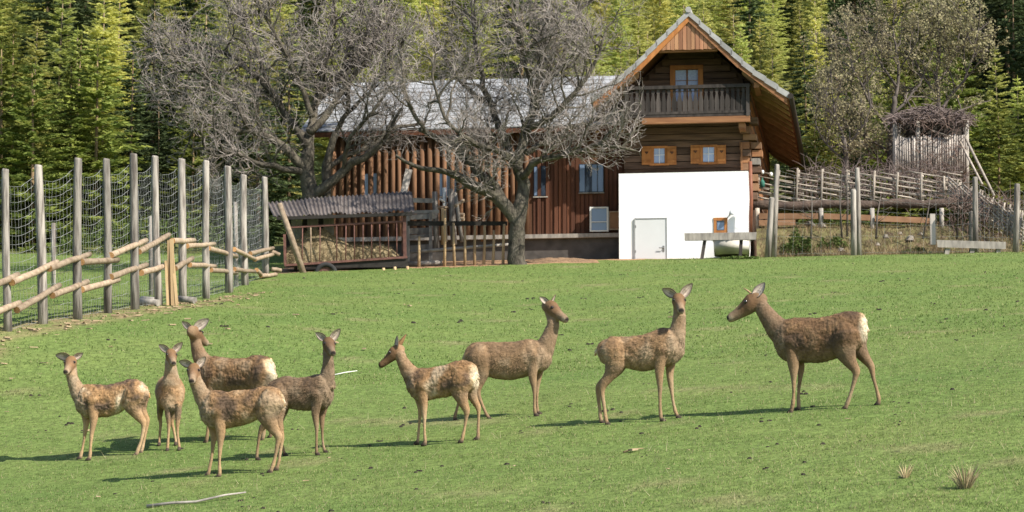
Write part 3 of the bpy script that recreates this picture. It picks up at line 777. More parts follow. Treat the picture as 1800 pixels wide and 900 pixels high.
while x < 1090:
    if not (1018 < x < 1062):
        u = H(x, 340, vw)[0]; mb = MB(); mb.box((u, vw - (.07 if k % 2 else .03), wsill + .03), (u + (.10 if k % 2 else .16), vw - .002, weave - .02), HF); obj('board', mb, M['barnboard'], bw)
    else:
        u = H(x, 340, vw)[0]; mb = MB(); mb.box((u, vw - .03, wsill + .03), (u + .16, vw - .002, H(1040, 340, vw)[2]), HF); obj('board', mb, M['barnboard'], bw)
    x += 7.4; k += 1
for (x0, x1, y0, y1) in ((1018, 1061, 288, 338), (938, 962, 292, 345), (772, 802, 305, 345), (640, 668, 305, 345)):
    wn = hpart('window', M['darkpane'], barn, x0, y0, x1, y1, vw - .035, .03)
    n = 2 if x1 - x0 < 35 else 4
    for k in range(n):
        a = x0 + (x1 - x0) * k / n + 1.2; b = x0 + (x1 - x0) * (k + 1) / n - 1.2
        hpart('pane', M['bluepane'] if k != 1 else M['darkpane'], wn, a, y0 + 1.5, b, y1 - 1.5, vw - .055, .012)  # blue panes paint the window reflections into the glass colour
    hpart('sill', M['greywood'], wn, x0 - 1, y1, x1 + 1, y1 + 2, vw - .09, .09)
# roof: eave towards us, ridge behind
ve, vr = -.05, 5.0
we_ = H(830, 226, ve)[2]; wr_ = H(830, 141, vr)[2]; ur0 = H(552, 200, 2)[0]; ur1 = uL + .1
sl_ = (wr_ - we_) / (vr - ve)
mb = MB()
mb.hexa([HF(ur0, ve, we_ - .1), HF(ur1, ve, we_ - .1), HF(ur1, vr, wr_ - .1), HF(ur0, vr, wr_ - .1), HF(ur0, ve, we_ - .03), HF(ur1, ve, we_ - .03), HF(ur1, vr, wr_ - .03), HF(ur0, vr, wr_ - .03)])
mb.hexa([HF(ur0, vr, wr_ - .1), HF(ur1, vr, wr_ - .1), HF(ur1, vr + 5.5, we_ - .1), HF(ur0, vr + 5.5, we_ - .1), HF(ur0, vr, wr_ - .03), HF(ur1, vr, wr_ - .03), HF(ur1, vr + 5.5, we_ - .03), HF(ur0, vr + 5.5, we_ - .03)])
br = obj('roof', mb, M['soffit'], barn)
NR, NK = 12, 16
proto = None
for c in range(NR):
    for k in range(NK):
        v0 = ve + (vr - ve) * c / NR - .03; v1 = ve + (vr - ve) * (c + 1) / NR + .02
        a = ur0 + (ur1 - ur0) * k / NK + rng.uniform(0, .02); b = ur0 + (ur1 - ur0) * (k + 1) / NK - rng.uniform(.005, .03)
        z0 = we_ + sl_ * (v0 - ve); z1 = we_ + sl_ * (v1 - ve); j = rng.uniform(0, .014)
        mb = MB(); mb.hexa([HF(a, v0, z0 + .012 + j), HF(b, v0, z0 + .012 + j), HF(b, v1, z1 - .02 + j), HF(a, v1, z1 - .02 + j), HF(a, v0, z0 + .045 + j), HF(b, v0, z0 + .045 + j), HF(b, v1, z1 + .012 + j), HF(a, v1, z1 + .012 + j)])
        obj('roof_sheet', mb, M['barntile'], br)
mb = MB(); mb.box((ur0, ve - .02, we_ - .16), (ur1, ve + .02, we_ - .02), HF); obj('fascia', mb, M['barnboard'], br)
for k in range(14):
    u = ur0 + .2 + (ur1 - ur0 - .4) * k / 13; mb = MB()
    mb.hexa([HF(u, ve + .03, we_ - .22), HF(u + .1, ve + .03, we_ - .22), HF(u + .1, vw + .1, we_ - .22 + sl_ * (vw + .1 - ve)), HF(u, vw + .1, we_ - .22 + sl_ * (vw + .1 - ve)),
             HF(u, ve + .03, we_ - .105), HF(u + .1, ve + .03, we_ - .105), HF(u + .1, vw + .1, we_ - .105 + sl_ * (vw + .1 - ve)), HF(u, vw + .1, we_ - .105 + sl_ * (vw + .1 - ve))])
    obj('rafter', mb, M['rafter'], br)
# things leaning against the barn
def leaning(name, label, cat, x0, y0, x1, y1, v, m):
    t = thing(name, label, cat, HF(H((x0 + x1) / 2, y1, v)[0], v, H((x0 + x1) / 2, y1, v)[2])); return t
pn = leaning('window_sash', 'white framed old window sash leaning against the dark barn wall', 'window sash', 1037, 364, 1069, 407, vw - .3, None)
hpart('pane', M['bluepane'], pn, 1039, 366, 1067, 405, vw - .26, .02)
for (a, b, c, d) in ((1036.5, 363.5, 1039.5, 407), (1066.5, 363.5, 1069.5, 407), (1039.5, 363.5, 1066.5, 366), (1039.5, 404.5, 1066.5, 407), (1039.5, 389, 1066.5, 390.5)): hpart('frame', M['white'], pn, a, b, c, d, vw - .29, .04)
pn = leaning('board_panel', 'small brown board panel with pale frame between the old sash and the white wall', 'panel', 1071, 372, 1089, 404, vw - .3, None)
hpart('sheet', M['brownboard'], pn, 1071.5, 373, 1089, 402, vw - .26, .02)
for (a, b, c, d) in ((1070, 371, 1072, 404), (1072, 371, 1089, 373), (1072, 402, 1089, 404)): hpart('frame', M['rail'], pn, a, b, c, d, vw - .28, .03)

# ================================================================== HAY WAGON
WD = 66.2
wg = thing('hay_wagon', 'old rusty hay feeder wagon with sagging corrugated roof beside the deer fence', 'wagon', gp(600, WD + .7))
def pp(px, py, d=0): return P(px, py, WD + d)
# roof sheets, corrugated
edges_top = [(470, 356), (535, 350), (598, 345), (660, 341), (724, 337)]
edges_bot = [(484, 381), (545, 380), (600, 375), (662, 374), (726, 371)]
for k in range(4):
    mb = MB(); nW = 9; m_ = nW * 6
    t0, t1 = Vector(pp(*edges_top[k], 1.5)), Vector(pp(*edges_top[k + 1], 1.5)); b0, b1 = Vector(pp(*edges_bot[k], -.10)), Vector(pp(*edges_bot[k + 1], -.10))
    ext = (t1 - t0) * .04
    vs = []; sag = [0, rng.uniform(-.02, .02), rng.uniform(-.03, .03), 0]
    for i in range(m_ + 1):
        s = i / m_; wv = .026 * sin(2 * pi * s * nW); q = [b0.lerp(b1, s) - ext * (1 - s) + ext * s, t0.lerp(t1, s)]
        jag = rng.uniform(-.0, .0)
        for j in range(4):
            p = q[0].lerp(q[1], j / 3) + Vector((0, 0, wv + sag[j] + (k % 2) * .015 + (.03 * sin(s * 9 + k) if j == 0 else 0))); vs += [p, p - Vector((0, 0, .012))]
    fs = []
    for i in range(m_):
        for j in range(3):
            a = (i * 4 + j) * 2; b = ((i + 1) * 4 + j) * 2
            fs += [(a, a + 2, b + 2, b), (a + 1, b + 1, b + 3, a + 3)]
    mb.add(vs, fs, True); obj('roof_sheet', mb, M['corrug'], wg)
mb = MB(); mb.beam(pp(486, 384, -.15), pp(724, 376, -.15), .06, .09); obj('roof_beam', mb, M['blackbox'], wg)
mb = MB(); mb.beam(pp(474, 360, 1.45), pp(722, 343, 1.45), .06, .09); obj('roof_beam', mb, M['blackbox'], wg)
for (xa, ya, xb, yb, w, d) in [(500, 412, 501.5, 466, .07, -.02), (711, 375, 712, 454, .09, -.02), (500, 372, 505, 412, .05, -.02), (508, 372, 508, 455, .06, 1.45), (708, 355, 708, 445, .06, 1.45)]:
    mb = MB(); mb.beam(pp(xa, ya, d), pp(xb, yb, d), w, w, (0, 1, 0)); obj('corner_post', mb, M['rust'], wg)
for (xa, ya, xb, yb, w, d) in [(500, 466.5, 716, 452, .06, -.04), (501, 400, 712, 389, .05, -.03), (502, 466, 714, 452, .06, 1.4), (504, 402, 710, 391, .04, 1.4)]:
    mb = MB(); mb.beam(pp(xa, ya, d), pp(xb, yb, d), w, w); obj('rail', mb, M['rust'], wg)
for i, x in enumerate([531, 546.5, 562, 592, 607.5, 623, 638, 653, 668, 683, 697.5]):
    ya = 400 - (x - 501) * .052; yb = 466 - (x - 500) * .067
    mb = MB(); mb.tube([pp(x + rng.uniform(-1, 1), ya, -.03), pp(x, yb, -.03)], .017 if i != 1 else .022, 6); obj('bar', mb, M['rust'] if i != 1 else M['rail'], wg)
mb = MB(); mb.hexa([pp(502, 470, -.02), pp(718, 470, -.02), pp(718, 468, 1.5), pp(502, 470, 1.5), pp(502, 466.5, -.02), pp(718, 455, -.02), pp(718, 453, 1.5), pp(502, 466, 1.5)]); obj('bed', mb, M['blackbox'], wg)
for k in range(9):
    x0 = 503 + k * 9.4; mb = MB(); a = pp(x0, 430, 1.2); mb.hexa([pp(x0, 452, 1.2), pp(x0 + 9, 452, 1.2), pp(x0 + 9, 452, 1.23), pp(x0, 452, 1.23), pp(x0, 381, 1.2), pp(x0 + 9, 381, 1.2), pp(x0 + 9, 381, 1.23), pp(x0, 381, 1.23)]); obj('back_board', mb, M['greywood'] if k % 3 else M['blackbox'], wg)
for x, d in ((573, -.10), (573, 1.45)):
    c = pp(x, 482, d); mb = MB(); R = .33
    for a in range(24):
        pass
    ring = [(.62, -.09), (.86, -.11), (1, -.06), (1, .06), (.86, .11), (.62, .09)]
    vs = []; n = 22
    for a in range(n):
        t = 2 * pi * a / n
        for rr, yy in ring: vs.append(c + Vector((cos(t) * rr * R, yy, sin(t) * rr * R)))
    fs = [(a * 6 + j, ((a + 1) % n) * 6 + j, ((a + 1) % n) * 6 + (j + 1) % 6, a * 6 + (j + 1) % 6) for a in range(n) for j in range(6)]
    mb.add(vs, fs, True); wh = obj('wheel', mb, M['tyre'], wg)
    mb = MB(); mb.tube([c + Vector((0, -.05, 0)), c + Vector((0, .05, 0))], R * .64, 16); obj('rim', mb, M['rust'], wh)
    mb = MB(); mb.tube([c + Vector((0, -.09, 0)), c + Vector((0, -.04, 0))], .07, 10); obj('hub', mb, M['greywood'], wh)
for x in (690, 520):
    mb = MB(); mb.beam(pp(x, 468, .3), gp(x, WD + .3) - Vector((0, 0, .1)), .1, .1, (0, 1, 0)); obj('leg', mb, M['blackbox'], wg)
# hay in the wagon: a lumpy heap with straw ends sticking out
heap = thing('hay_heap', 'loose golden hay heaped inside the rusty feeder wagon', 'hay', pp(560, 465, .6))
mb = MB(); nX, nY = 34, 10; vs = []
def hay_top(s):
    x = 505 + s * 198
    return interp([(505, 440), (520, 425), (545, 404), (570, 404), (590, 418), (620, 432), (650, 433), (670, 430), (690, 438), (703, 452)], x)
for i in range(nX + 1):
    s = i / nX; x = 505 + s * 198; base = 465 - s * 12
    for j in range(nY + 1):
        t = j / nY; hprof = min(1, t * 2.6) ** .55 * (1 - .25 * max(0, t - .5))
        d = .03 + t * .95
        y = base + (hay_top(s) - base) * hprof + rng.uniform(-2.2, 2.2) * (0 < j < nY)
        vs.append(pp(x, min(base, y), d) + Vector((rng.uniform(-.02, .02), rng.uniform(-.03, .03), 0)))
mb.add(vs, [(i * (nY + 1) + j, (i + 1) * (nY + 1) + j, (i + 1) * (nY + 1) + j + 1, i * (nY + 1) + j + 1) for i in range(nX) for j in range(nY)], False)
obj('mound', mb, M['hay'], heap)
mb = MB()
for k in range(3600):
    s = rng.random() ** 1.3; t = rng.random() ** 1.7; x = 507 + s * 192; base = 465 - s * 12
    y = base + (hay_top(s) - base) * min(1, t * 2.6) ** .55 * (1 - .25 * max(0, t - .5))
    p = pp(x, y, .01 + t * .95); d = Vector((rng.gauss(0, 1), rng.gauss(0, .6), rng.gauss(.1, .7))).normalized() * rng.uniform(.06, .2)
    if s < .45 and t < .1 and rng.random() < .5: d.z = -abs(d.z) - .08
    w = d.cross(Vector((rng.random(), .5, .3))).normalized() * .006
    mb.add([p - w, p + w, p + d + Vector((0, -.02, 0))], [(0, 1, 2)])
obj('straw', mb, M['hay'], heap, kind='stuff')
a = pp(491, 358, -.45); b = gp(533, WD - .55)
mb = MB(); mb.tube([a, a.lerp(b, .5), b - Vector((0, 0, .05))], [.075, .085, .09], 8); tag(obj('leaning_pole', mb, M['rail'], base=b), 'thick light brown pole leaning against the left end of the hay wagon', 'pole')

# ================================================================== YARD FENCES
def yp(px, py, D): return P(px, py, D)
pf = thing('picket_fence', 'gappy fence of thin peeled stakes under one dark plank beside the big tree', 'fence', gp(810, 67))
mb = MB(); mb.hexa([yp(716, 397, 67.1), yp(892, 396.5, 67.1), yp(892, 396.5, 67.15), yp(716, 397, 67.15), yp(716, 388.5, 67.1), yp(892, 389, 67.1), yp(892, 389, 67.15), yp(716, 388.5, 67.15)]); obj('plank', mb, M['blackbox'], pf)
for x, y0, x2 in [(737, 416, 736), (782, 368, 781), (797, 392, 799), (817, 397, 817), (835, 396, 834), (852, 396, 850), (868, 405, 866), (886, 394, 884), (897, 423, 896)]:
    b = gp(x2, 66.85); t = yp(x, y0, 66.95); mb = MB(); mb.tube([b - Vector((0, 0, .1)), (b + t) / 2 + Vector((rng.uniform(-.02, .02), 0, 0)), t], [.045, .04, .034], 7); obj('stake', mb, M['stake'], pf)
for (xa, ya, xb, yb, r) in [(722, 443, 905, 429, .05), (715, 464.5, 777, 461.5, .075)]:
    a = yp(xa, ya, 67.2); b = yp(xb, yb, 67.2); mb = MB(); mb.tube([a, (a + b) / 2, b], [r, r * .95, r * .85], 8); obj('crossbar', mb, M['greywood'], pf)
# short stakes in front of the wagon
for x, y0 in [(674, 471), (694, 469), (716, 468)]:
    b = gp(x, WD - .5); t = yp(x, y0, WD - .5); mb = MB(); mb.tube([b - Vector((0, 0, .1)), t], [.05, .04], 7)
    tag(obj('short_stake', mb, M['stake'], base=b), {674: 'left one of three short stake stumps under the right end of the wagon bed', 694: 'middle one of three short stake stumps under the right end of the wagon bed', 716: 'right one of three short stake stumps, at the corner of the wagon bed'}[x], 'stake', 'stake stumps by the wagon')
# plank gate behind
gate = thing('plank_gate', 'grey weathered plank gate between the wagon and the junk of old posts', 'gate', gp(735, 69.2))
for (xa, ya, xb, yb, h) in [(724, 352, 762, 353, 8), (716, 373, 772, 372, 6), (716, 382, 765, 380, 9), (716, 407, 760, 405, 11), (716, 417, 756, 414, 6), (718, 436, 758, 433, 8)]:
    D = 69.2; mb = MB(); hh = h * D / FP; mb.beam(yp(xa, ya, D), yp(xb, yb, D), .04, hh); obj('plank', mb, M['greywood'], gate)
for x, y0, y1 in [(717, 371, 466), (757, 372, 460)]:
    mb = MB(); mb.beam(yp(x, y0, 69.12), yp(x, y1, 69.12), .1, .06, (0, 1, 0)); obj('post', mb, M['greywood'], gate)
# junk of posts and logs
junk = [(764, 337, 768, 440, .085, 'post'), (781, 330, 783, 425, .06, 'white'), (792, 332, 798, 430, .095, 'post'), (800, 338, 812, 425, .06, 'greywood'), (778, 366, 778, 430, .05, 'stake'), (774, 350, 786, 358, .04, 'white'), (765, 364, 790, 365, .05, 'rail'),
        (800, 362, 815, 352, .055, 'rail'), (806, 377, 816, 378, .06, 'rail'), (805, 384, 816, 385, .06, 'rail')]
labs = ['thick grey post standing left in the junk of old posts', 'thin pale post behind the middle of the junk of old posts', 'tallest thick grey post in the junk of old posts', 'dark grey post leaning right in the junk of old posts', 'light brown stake in the middle of the junk of old posts',
        'short white slat slanting across the junk of old posts', 'short horizontal log between the two thick junk posts', 'short cut log slanting up right of the junk posts', 'upper of two stacked log ends right of the junk posts', 'lower of two stacked log ends right of the junk posts']
for (xa, ya, xb, yb, r, m), lab in zip(junk, labs):
    D = 69.8 + rng.uniform(-.3, .3); a = yp(xa, ya, D - (.3 if r < .06 else 0)); b = yp(xb, yb, D)
    mb = MB(); mb.tube([a, (a + b) / 2 + Vector((0, .03, 0)), b], [r * .9, r, r], 8); tag(obj('old_post' if abs(yb - ya) > 30 else 'cut_log', mb, M[m], base=b), lab, 'post' if abs(yb - ya) > 30 else 'log', 'junk posts and logs in the yard')
mb = MB(); mb.beam(yp(719, 298, 70.2), yp(708, 346, 69.9), .2, .05, (0, 1, 0)); tag(obj('leaning_plank', mb, M['palisade'], base=yp(708, 346, 69.9)), 'pale wide plank standing aslant behind the right end of the wagon roof', 'plank')

# ================================================================== TROUGH AND TUB BY THE WHITE WALL
tr = thing('feed_trough', 'grey wooden feeding trough on two legs in front of the white wall', 'trough', gp(1268, 67.2))
TD = 67.0
def tp(px, py, d=0): return P(px, py, TD + d)
mb = MB(); mb.hexa([tp(1204, 422.5), tp(1329, 421), tp(1329, 421, .05), tp(1204, 422.5, .05), tp(1203, 410.5), tp(1330, 408.5), tp(1330, 408.5, .05), tp(1203, 410.5, .05)]); obj('front_plank', mb, M['greywood'], tr)
mb = MB(); mb.hexa([tp(1204, 421.5, .2), tp(1329, 420, .2), tp(1329, 420, .25), tp(1204, 421.5, .25), tp(1203, 410, .26), tp(1330, 408, .26), tp(1330, 408, .31), tp(1203, 410, .31)]); obj('back_plank', mb, M['greywood'], tr)
mb = MB(); mb.hexa([tp(1204, 423.4, .01), tp(1329, 421.9, .01), tp(1329, 421.5, .26), tp(1204, 423, .26), tp(1204, 422.6, .01), tp(1329, 421.1, .01), tp(1329, 420.6, .26), tp(1204, 422, .26)]); obj('bottom_plank', mb, M['greywood'], tr)
for x in (1203.5, 1327): mb = MB(); mb.hexa([tp(x, 422, .055), tp(x + 2, 422, .055), tp(x + 2, 421, .19), tp(x, 421, .19), tp(x, 410, .055), tp(x + 2, 410, .055), tp(x + 2, 409.5, .19), tp(x, 409.5, .19)]); obj('end_board', mb, M['greywood'], tr)
for x, xb in ((1239, 1234), (1303, 1302)):
    b = gp(xb, TD + .13); mb = MB(); mb.beam(tp(x, 422, .13), b - Vector((0, 0, .08)), .09, .09, (0, 1, 0)); obj('leg', mb, M['balcony'], tr)
def lathe(mb, c, prof, n=28, sm=True):
    vs = []
    for r, z in prof:
        for k in range(n): vs.append(c + Vector((cos(2 * pi * k / n) * r, sin(2 * pi * k / n) * r, z)))
    mb.add(vs, [(i * n + k, i * n + (k + 1) % n, (i + 1) * n + (k + 1) % n, (i + 1) * n + k) for i in range(len(prof) - 1) for k in range(n)], sm)
tc_ = gp(1288, 68.3); tc_.z += .06
tub = thing('water_tub', 'round beige plastic water tub behind the trough legs', 'tub', tc_)
mb = MB(); lathe(mb, tc_, [(.02, .06), (.48, .06), (.505, .0), (.53, .42)][1:] + [(.53, .42), (.555, .43), (.555, .49), (.52, .49), (.5, .2), (.02, .18)]); obj('body', mb, M['tub'], tub)
for (x, w) in ((1212, 1), (1248, 1), (1296, 1)):
    pass
def weeds(name, label, cat, px0, px1, D0, D1, h, n, m, leaf=.05, group=None):
    c = gp((px0 + px1) / 2, (D0 + D1) / 2); mb = MB()
    for i in range(n):
        s = rng.random(); x = px0 + (px1 - px0) * s; D = rng.uniform(D0, D1); hh = h * (.30 + .45 * sin(pi * s) + .4 * noise.noise(Vector((x * .13, D, h * 9)))) * rng.random() ** .7
        p = gp(x, D) + Vector((0, 0, hh)); a = Vector((rng.gauss(0, 1), rng.gauss(0, 1), rng.gauss(0, .7))).normalized() * leaf * rng.uniform(.6, 1.4); b = a.cross(Vector((rng.gauss(0, 1), rng.gauss(0, 1), rng.gauss(0, 1)))).normalized() * leaf * .5
        mb.add([p - a, p + b, p + a, p - b], [(0, 1, 2, 3)])
    return tag(obj(name, mb, m, base=c), label, cat, group)
weeds('nettle_patch', 'low bright green weeds at the foot of the water tub', 'weeds', 1268, 1335, 66.3, 66.7, .12, 320, M['bush'], .05)

# ================================================================== BANK AND FENCES AT THE RIGHT
def bank_obj():
    """earth bank behind the wire fence, carrying the woven fence"""
    nxx, nyy = 60, 12; vs = []
    for i in range(nxx + 1):
        px = 1332 + (1800 - 1332) * i / nxx
        for j in range(nyy + 1):
            t = j / nyy; D = 68.4 + t * 3.6 + max(0, (px - 1680) / 120) * -1.0 * (1 - t)
            g = gp(px, D); topz = P(px, 394 + max(0, px - 1690) * .30, 72).z
            z = g.z - .05 + (topz - g.z) * smooth(.0, .8, t) * (.9 if t > .5 else .9) + .10 * noise.noise(Vector((px * .03, D * 2, 3))) * (t > 0.02)
            g.z = z if j else g.z - .15; vs.append(g)
    mb = MB(); mb.add(vs, [(i * (nyy + 1) + j, (i + 1) * (nyy + 1) + j, (i + 1) * (nyy + 1) + j + 1, i * (nyy + 1) + j + 1) for i in range(nxx) for j in range(nyy)], True)
    return vs, obj('bank', mb, mat('bank_soil', (.18, .128, .078), (.055, .040, .026), 2.2, bump=.9, dist=.08, c3=(.16, .15, .06)), kind='structure')
bank_v, _b = bank_obj()
def bank_pt(px, t):
    i = min(60, max(0, (px - 1332) / (1800 - 1332) * 60)); i0 = min(59, int(i)); j = t * 12; j0 = min(11, int(j))
    a = Vector(bank_v[i0 * 13 + j0]).lerp(Vector(bank_v[(i0 + 1) * 13 + j0]), i - i0); b = Vector(bank_v[i0 * 13 + j0 + 1]).lerp(Vector(bank_v[(i0 + 1) * 13 + j0 + 1]), i - i0)
    return a.lerp(b, j - j0)
mb = MB()
for k in range(5200):
    px = rng.uniform(1338, 1660) if rng.random() < .75 else rng.uniform(1640, 1800); t = rng.random() ** 1.8 * .75; p = bank_pt(px, t); h = rng.uniform(.08, .30) * (1 - .4 * t)
    q = p + Vector((rng.gauss(0, .09), rng.gauss(-.05, .08), h)); w = Vector((rng.uniform(-1, 1), .4, 0)).normalized() * .009
    mb.add([p - w, p + w, q], [(0, 1, 2)])
obj('dry_grass', mb, M['drygrass'], kind='stuff')
STONES = [(1560, .42, .10, 'round field stone left of the group of three in the bank'), (1585, .5, .08, 'small stone highest in the group of three on the bank'), (1603, .35, .15, 'largest pale field stone low in the bank left of the white post'), (1545, .3, .08, 'small stone low beside the middle wire post'),
          (1622, .45, .08, 'small grey stone right above the largest field stone'), (1480, .2, .10, 'lone stone at the foot of the twin saplings'), (1425, .75, .15, 'pale stone under the mossy log behind the bright green bush'), (1447, .72, .12, 'pale stone under the mossy log right of the bright green bush'), (1640, .3, .07, 'small stone at the foot of the white post')]
for px, t, r, lab in STONES:
    p = bank_pt(px, t); mb = MB(); lump(mb, p, r * 1.25, r, r * .9, rng); tag(obj('field_stone', mb, M['stone'], base=p), lab, 'stone', 'stones in the bank')
weeds('green_bush', 'bright green leafy bush on the bank just right of the first tall wire post', 'bush', 1375, 1428, 68.7, 69.4, .95, 900, M['bush'], .05)
weeds('green_bush', 'darker low bush on the bank left of the middle tall wire post', 'bush', 1430, 1500, 69.2, 69.7, .75, 900, M['bush'], .05)
weeds('ivy_patch', 'small green leaves low on the bank below the white post', 'plant', 1585, 1640, 68.6, 69.2, .3, 260, M['bush'], .05)
# thin saplings with a few bare twigs
def sapling(px, yt, yb, D, lab, r=.03, lean=0, group=None):
    b = P(px, yb, D); t = P(px + lean, yt, D); mb = MB(); m_ = b.lerp(t, .5) + Vector((rng.uniform(-.06, .06), 0, 0))
    mb.tube([b, m_, t], [r, r * .8, r * .35], 6)
    for k in range(9):
        s = rng.uniform(.3, .98); p = b.lerp(t, s); sg = rng.choice([-1, 1]); q = p + Vector((sg * rng.uniform(.15, .45), rng.uniform(-.2, .2), rng.uniform(.1, .35))); mb.tube([p, (p + q) / 2 + Vector((0, 0, -.03)), q], [r * .35, r * .28, r * .12], 4)
    return tag(obj('sapling', mb, M['budtwig'], base=b), lab, 'sapling', group)
for a in [(1480, 305, 418, 69.3, 'left one of two thin saplings close together left of the middle wire post'), (1489, 300, 416, 69.4, 'right one of two thin saplings close together left of the middle wire post'), (1540, 345, 420, 69.2, 'thin sapling with a bent branch right of the middle wire post', .035, 8), (1622, 330, 420, 69.0, 'slim sapling leaning left of the white post', .025, 16),
          (1682, 312, 420, 69.2, 'straight slim sapling between the white post and the tall right post'), (1425, 330, 420, 69.0, 'thin sapling standing in the green bush on the bank', .025)]: sapling(*a)
# woven fence of slanting sticks
wf = thing('woven_fence', 'grey woven fence of slanting split rails above the mossy log', 'fence', P(1500, 352, 71.6))
FD = 71.6
wp = [(1332, 297, 357), (1366, 300, 356), (1401, 297, 354), (1445, 298, 352), (1490, 299, 350), (1537, 302, 352), (1577, 303, 350), (1620, 305, 352), (1661, 308, 346)]
for x, y0, y1 in wp:
    for d in (-.09, .09):
        lx = rng.uniform(-2, 2)
        a = P(x + lx + (2 if d > 0 else 0), y0 + rng.uniform(-2, 3), FD + d); b = P(x - 2, y1 + 8, FD + d); mb = MB(); mb.tube([b, a], [.045, .035], 6); obj('post', mb, M['fencestick'], wf)
for row in range(7):
    y = 302 + row * 7.0; x = 1328 - row * 13
    while x < 1668:
        L = rng.uniform(60, 92); x1 = min(x + L, 1690); xs = max(x, 1330)
        yy = y + rng.uniform(-1.6, 1.6) + (x - 1330) * .004; sl = .15 + rng.uniform(-.02, .04)
        if x1 > xs + 12:
            r = rng.uniform(.019, .030); mb = MB(); mb.tube([P(xs, yy + (xs - x) * sl - 1, FD + rng.uniform(-.05, .05)), P((xs + x1) / 2, yy + ((xs + x1) / 2 - x) * sl, FD + rng.uniform(-.03, .03)), P(x1, yy + (x1 - x) * sl, FD + rng.uniform(-.05, .05))], [r, r, r * .8], 6)
            obj('split_rail', mb, M['fencestick'], wf)
        x += 54
# the fence turns and comes down the slope to the right
w2 = thing('stick_fence', 'dense slanting stick fence running downhill towards the right edge', 'fence', P(1735, 390, 70))
for k in range(30):
    s = k / 29; x = 1668 + s * 132; D = 71.4 - s * 3.0; y0 = 312 + s * 66 + rng.uniform(-5, 5); y1 = 352 + s * 78
    mb = MB(); r = rng.uniform(.022, .036); mb.tube([P(x - 5 + rng.uniform(-2, 2), y1, D), P(x + 5 + rng.uniform(-5, 5), y0, D)], [r, r * .8], 6); obj('post', mb, M['fencestick'], w2)
for row in range(6):
    for k in range(5):
        s0 = k / 5; s1 = min(1, s0 + .30); q = []
        for s in (s0, s1): q.append(P(1668 + s * 132, 318 + row * 7 + s * 68 + (s - s0) * 50 - 6, 71.4 - s * 3.0 + rng.uniform(-.08, .08)))
        mb = MB(); mb.tube([q[0], q[1]], [.03, .026], 6); obj('split_rail', mb, M['fencestick'], w2)
# mossy log retaining the bank
a = P(1314, 362, 70.9); b = P(1683, 357, 70.9); mb = MB(); n = 12
mb.tube([a.lerp(b, k / n) + Vector((0, 0, .03 * sin(k * 1.7) )) for k in range(n + 1)], [.135 + .02 * sin(k * 2.3) for k in range(n + 1)], 10)
tag(obj('mossy_log', mb, M['mosslog'], base=a), 'long dark mossy log lying along the top of the bank', 'log')
for i, (x, y1, m) in enumerate([(1331, 415, 'fencestick'), (1443, 405, 'greywood'), (1533, 412, 'greywood'), (1655, 410, 'greywood')]):
    b = P(x, y1, 70.7); t = P(x, 366, 70.7); mb = MB(); mb.tube([b, t], [.075, .07], 7)
    tag(obj('log_prop', mb, M[m], base=b), ['pale short prop under the left end of the mossy log', 'grey prop under the mossy log behind the bush', 'grey prop under the middle of the mossy log', 'grey prop under the right end of the mossy log'][i], 'prop', 'props under the mossy log')
for i, (xa, ya, xb, yb) in enumerate([(1334, 380, 1438, 380), (1334, 392, 1398, 391), (1448, 380, 1530, 383), (1538, 384, 1640, 388)]):
    mb = MB(); D = 70.6; mb.beam(P(xa, ya, D), P(xb, yb, D), .05, .17); tag(obj('retaining_plank', mb, M['brownboard'], base=P(xa, ya, D)), ['upper reddish plank below the left end of the mossy log', 'short lower plank at the left end of the bank', 'reddish plank in the bank between bush and middle post', 'brown plank in the bank left of the white post'][i], 'plank', 'planks holding the bank')
# tall wire fence posts in front
wire = thing('wire_fence', 'wire fence with tall paired grey posts along the foot of the right bank', 'fence', gp(1500, 68))
wpost = []
for (xt, yt, xb, yb, r, D) in [(1366, 289, 1360, 440, .075, 68.1), (1357, 347, 1349, 452, .085, 67.8), (1507, 295, 1510, 448, .075, 67.9), (1500, 333, 1501, 448, .085, 67.7), (1714, 311, 1715, 440, .08, 67.6), (1708, 372, 1709, 424, .09, 67.9), (1788, 323, 1785, 438, .085, 67.2)]:
    b = P(xb, yb, D); b.z = min(b.z, G(b.x, D)) - .08; t = P(xt, yt, D); mb = MB(); mb.tube([b, b.lerp(t, .5), t - (t - b).normalized() * .04, t], [r * 1.08, r, r * .95, r * .75], 8); obj('post', mb, M['post'], wire)
    if r < .082 or xt > 1780: wpost.append((b, t))
mbw = MB(); wpost.append((P(1840, 440, 67), P(1840, 325, 67)))
for (b0, t0), (b1, t1) in zip(wpost, wpost[1:]): mesh_wire(b0, t0, b1, t1, 6, 9, .0022)
obj('wire_mesh', mbw, M['wire'], wire, kind='stuff')
b = P(1640, 424, 68.4); mb = MB(); mb.beam(b - Vector((0, 0, .1)), P(1639, 376, 68.4), .15, .08, (0, 1, 0)); tag(obj('white_post', mb, M['palisade'], base=b), 'short flat white post left of the plank bench', 'post')
bn = thing('plank_bench', 'low weathered plank bench on the grass at the right edge', 'bench', gp(1708, 66.8))
mb = MB(); D = 66.6; mb.hexa([P(1648, 434.5, D), P(1768, 438, D), P(1768, 437.8, D + .3), P(1648, 434.2, D + .3), P(1647, 422, D), P(1768, 425.5, D), P(1768, 425.3, D + .3), P(1647, 421.8, D + .3)]); obj('seat', mb, M['greywood'], bn)
for x in (1665, 1709, 1755):
    g = gp(x, D + .15); mb = MB(); mb.beam(g - Vector((0, 0, .12)), P(x, 437, D + .15), .12, .2, (0, 1, 0)); obj('leg', mb, M['greywood'], bn)
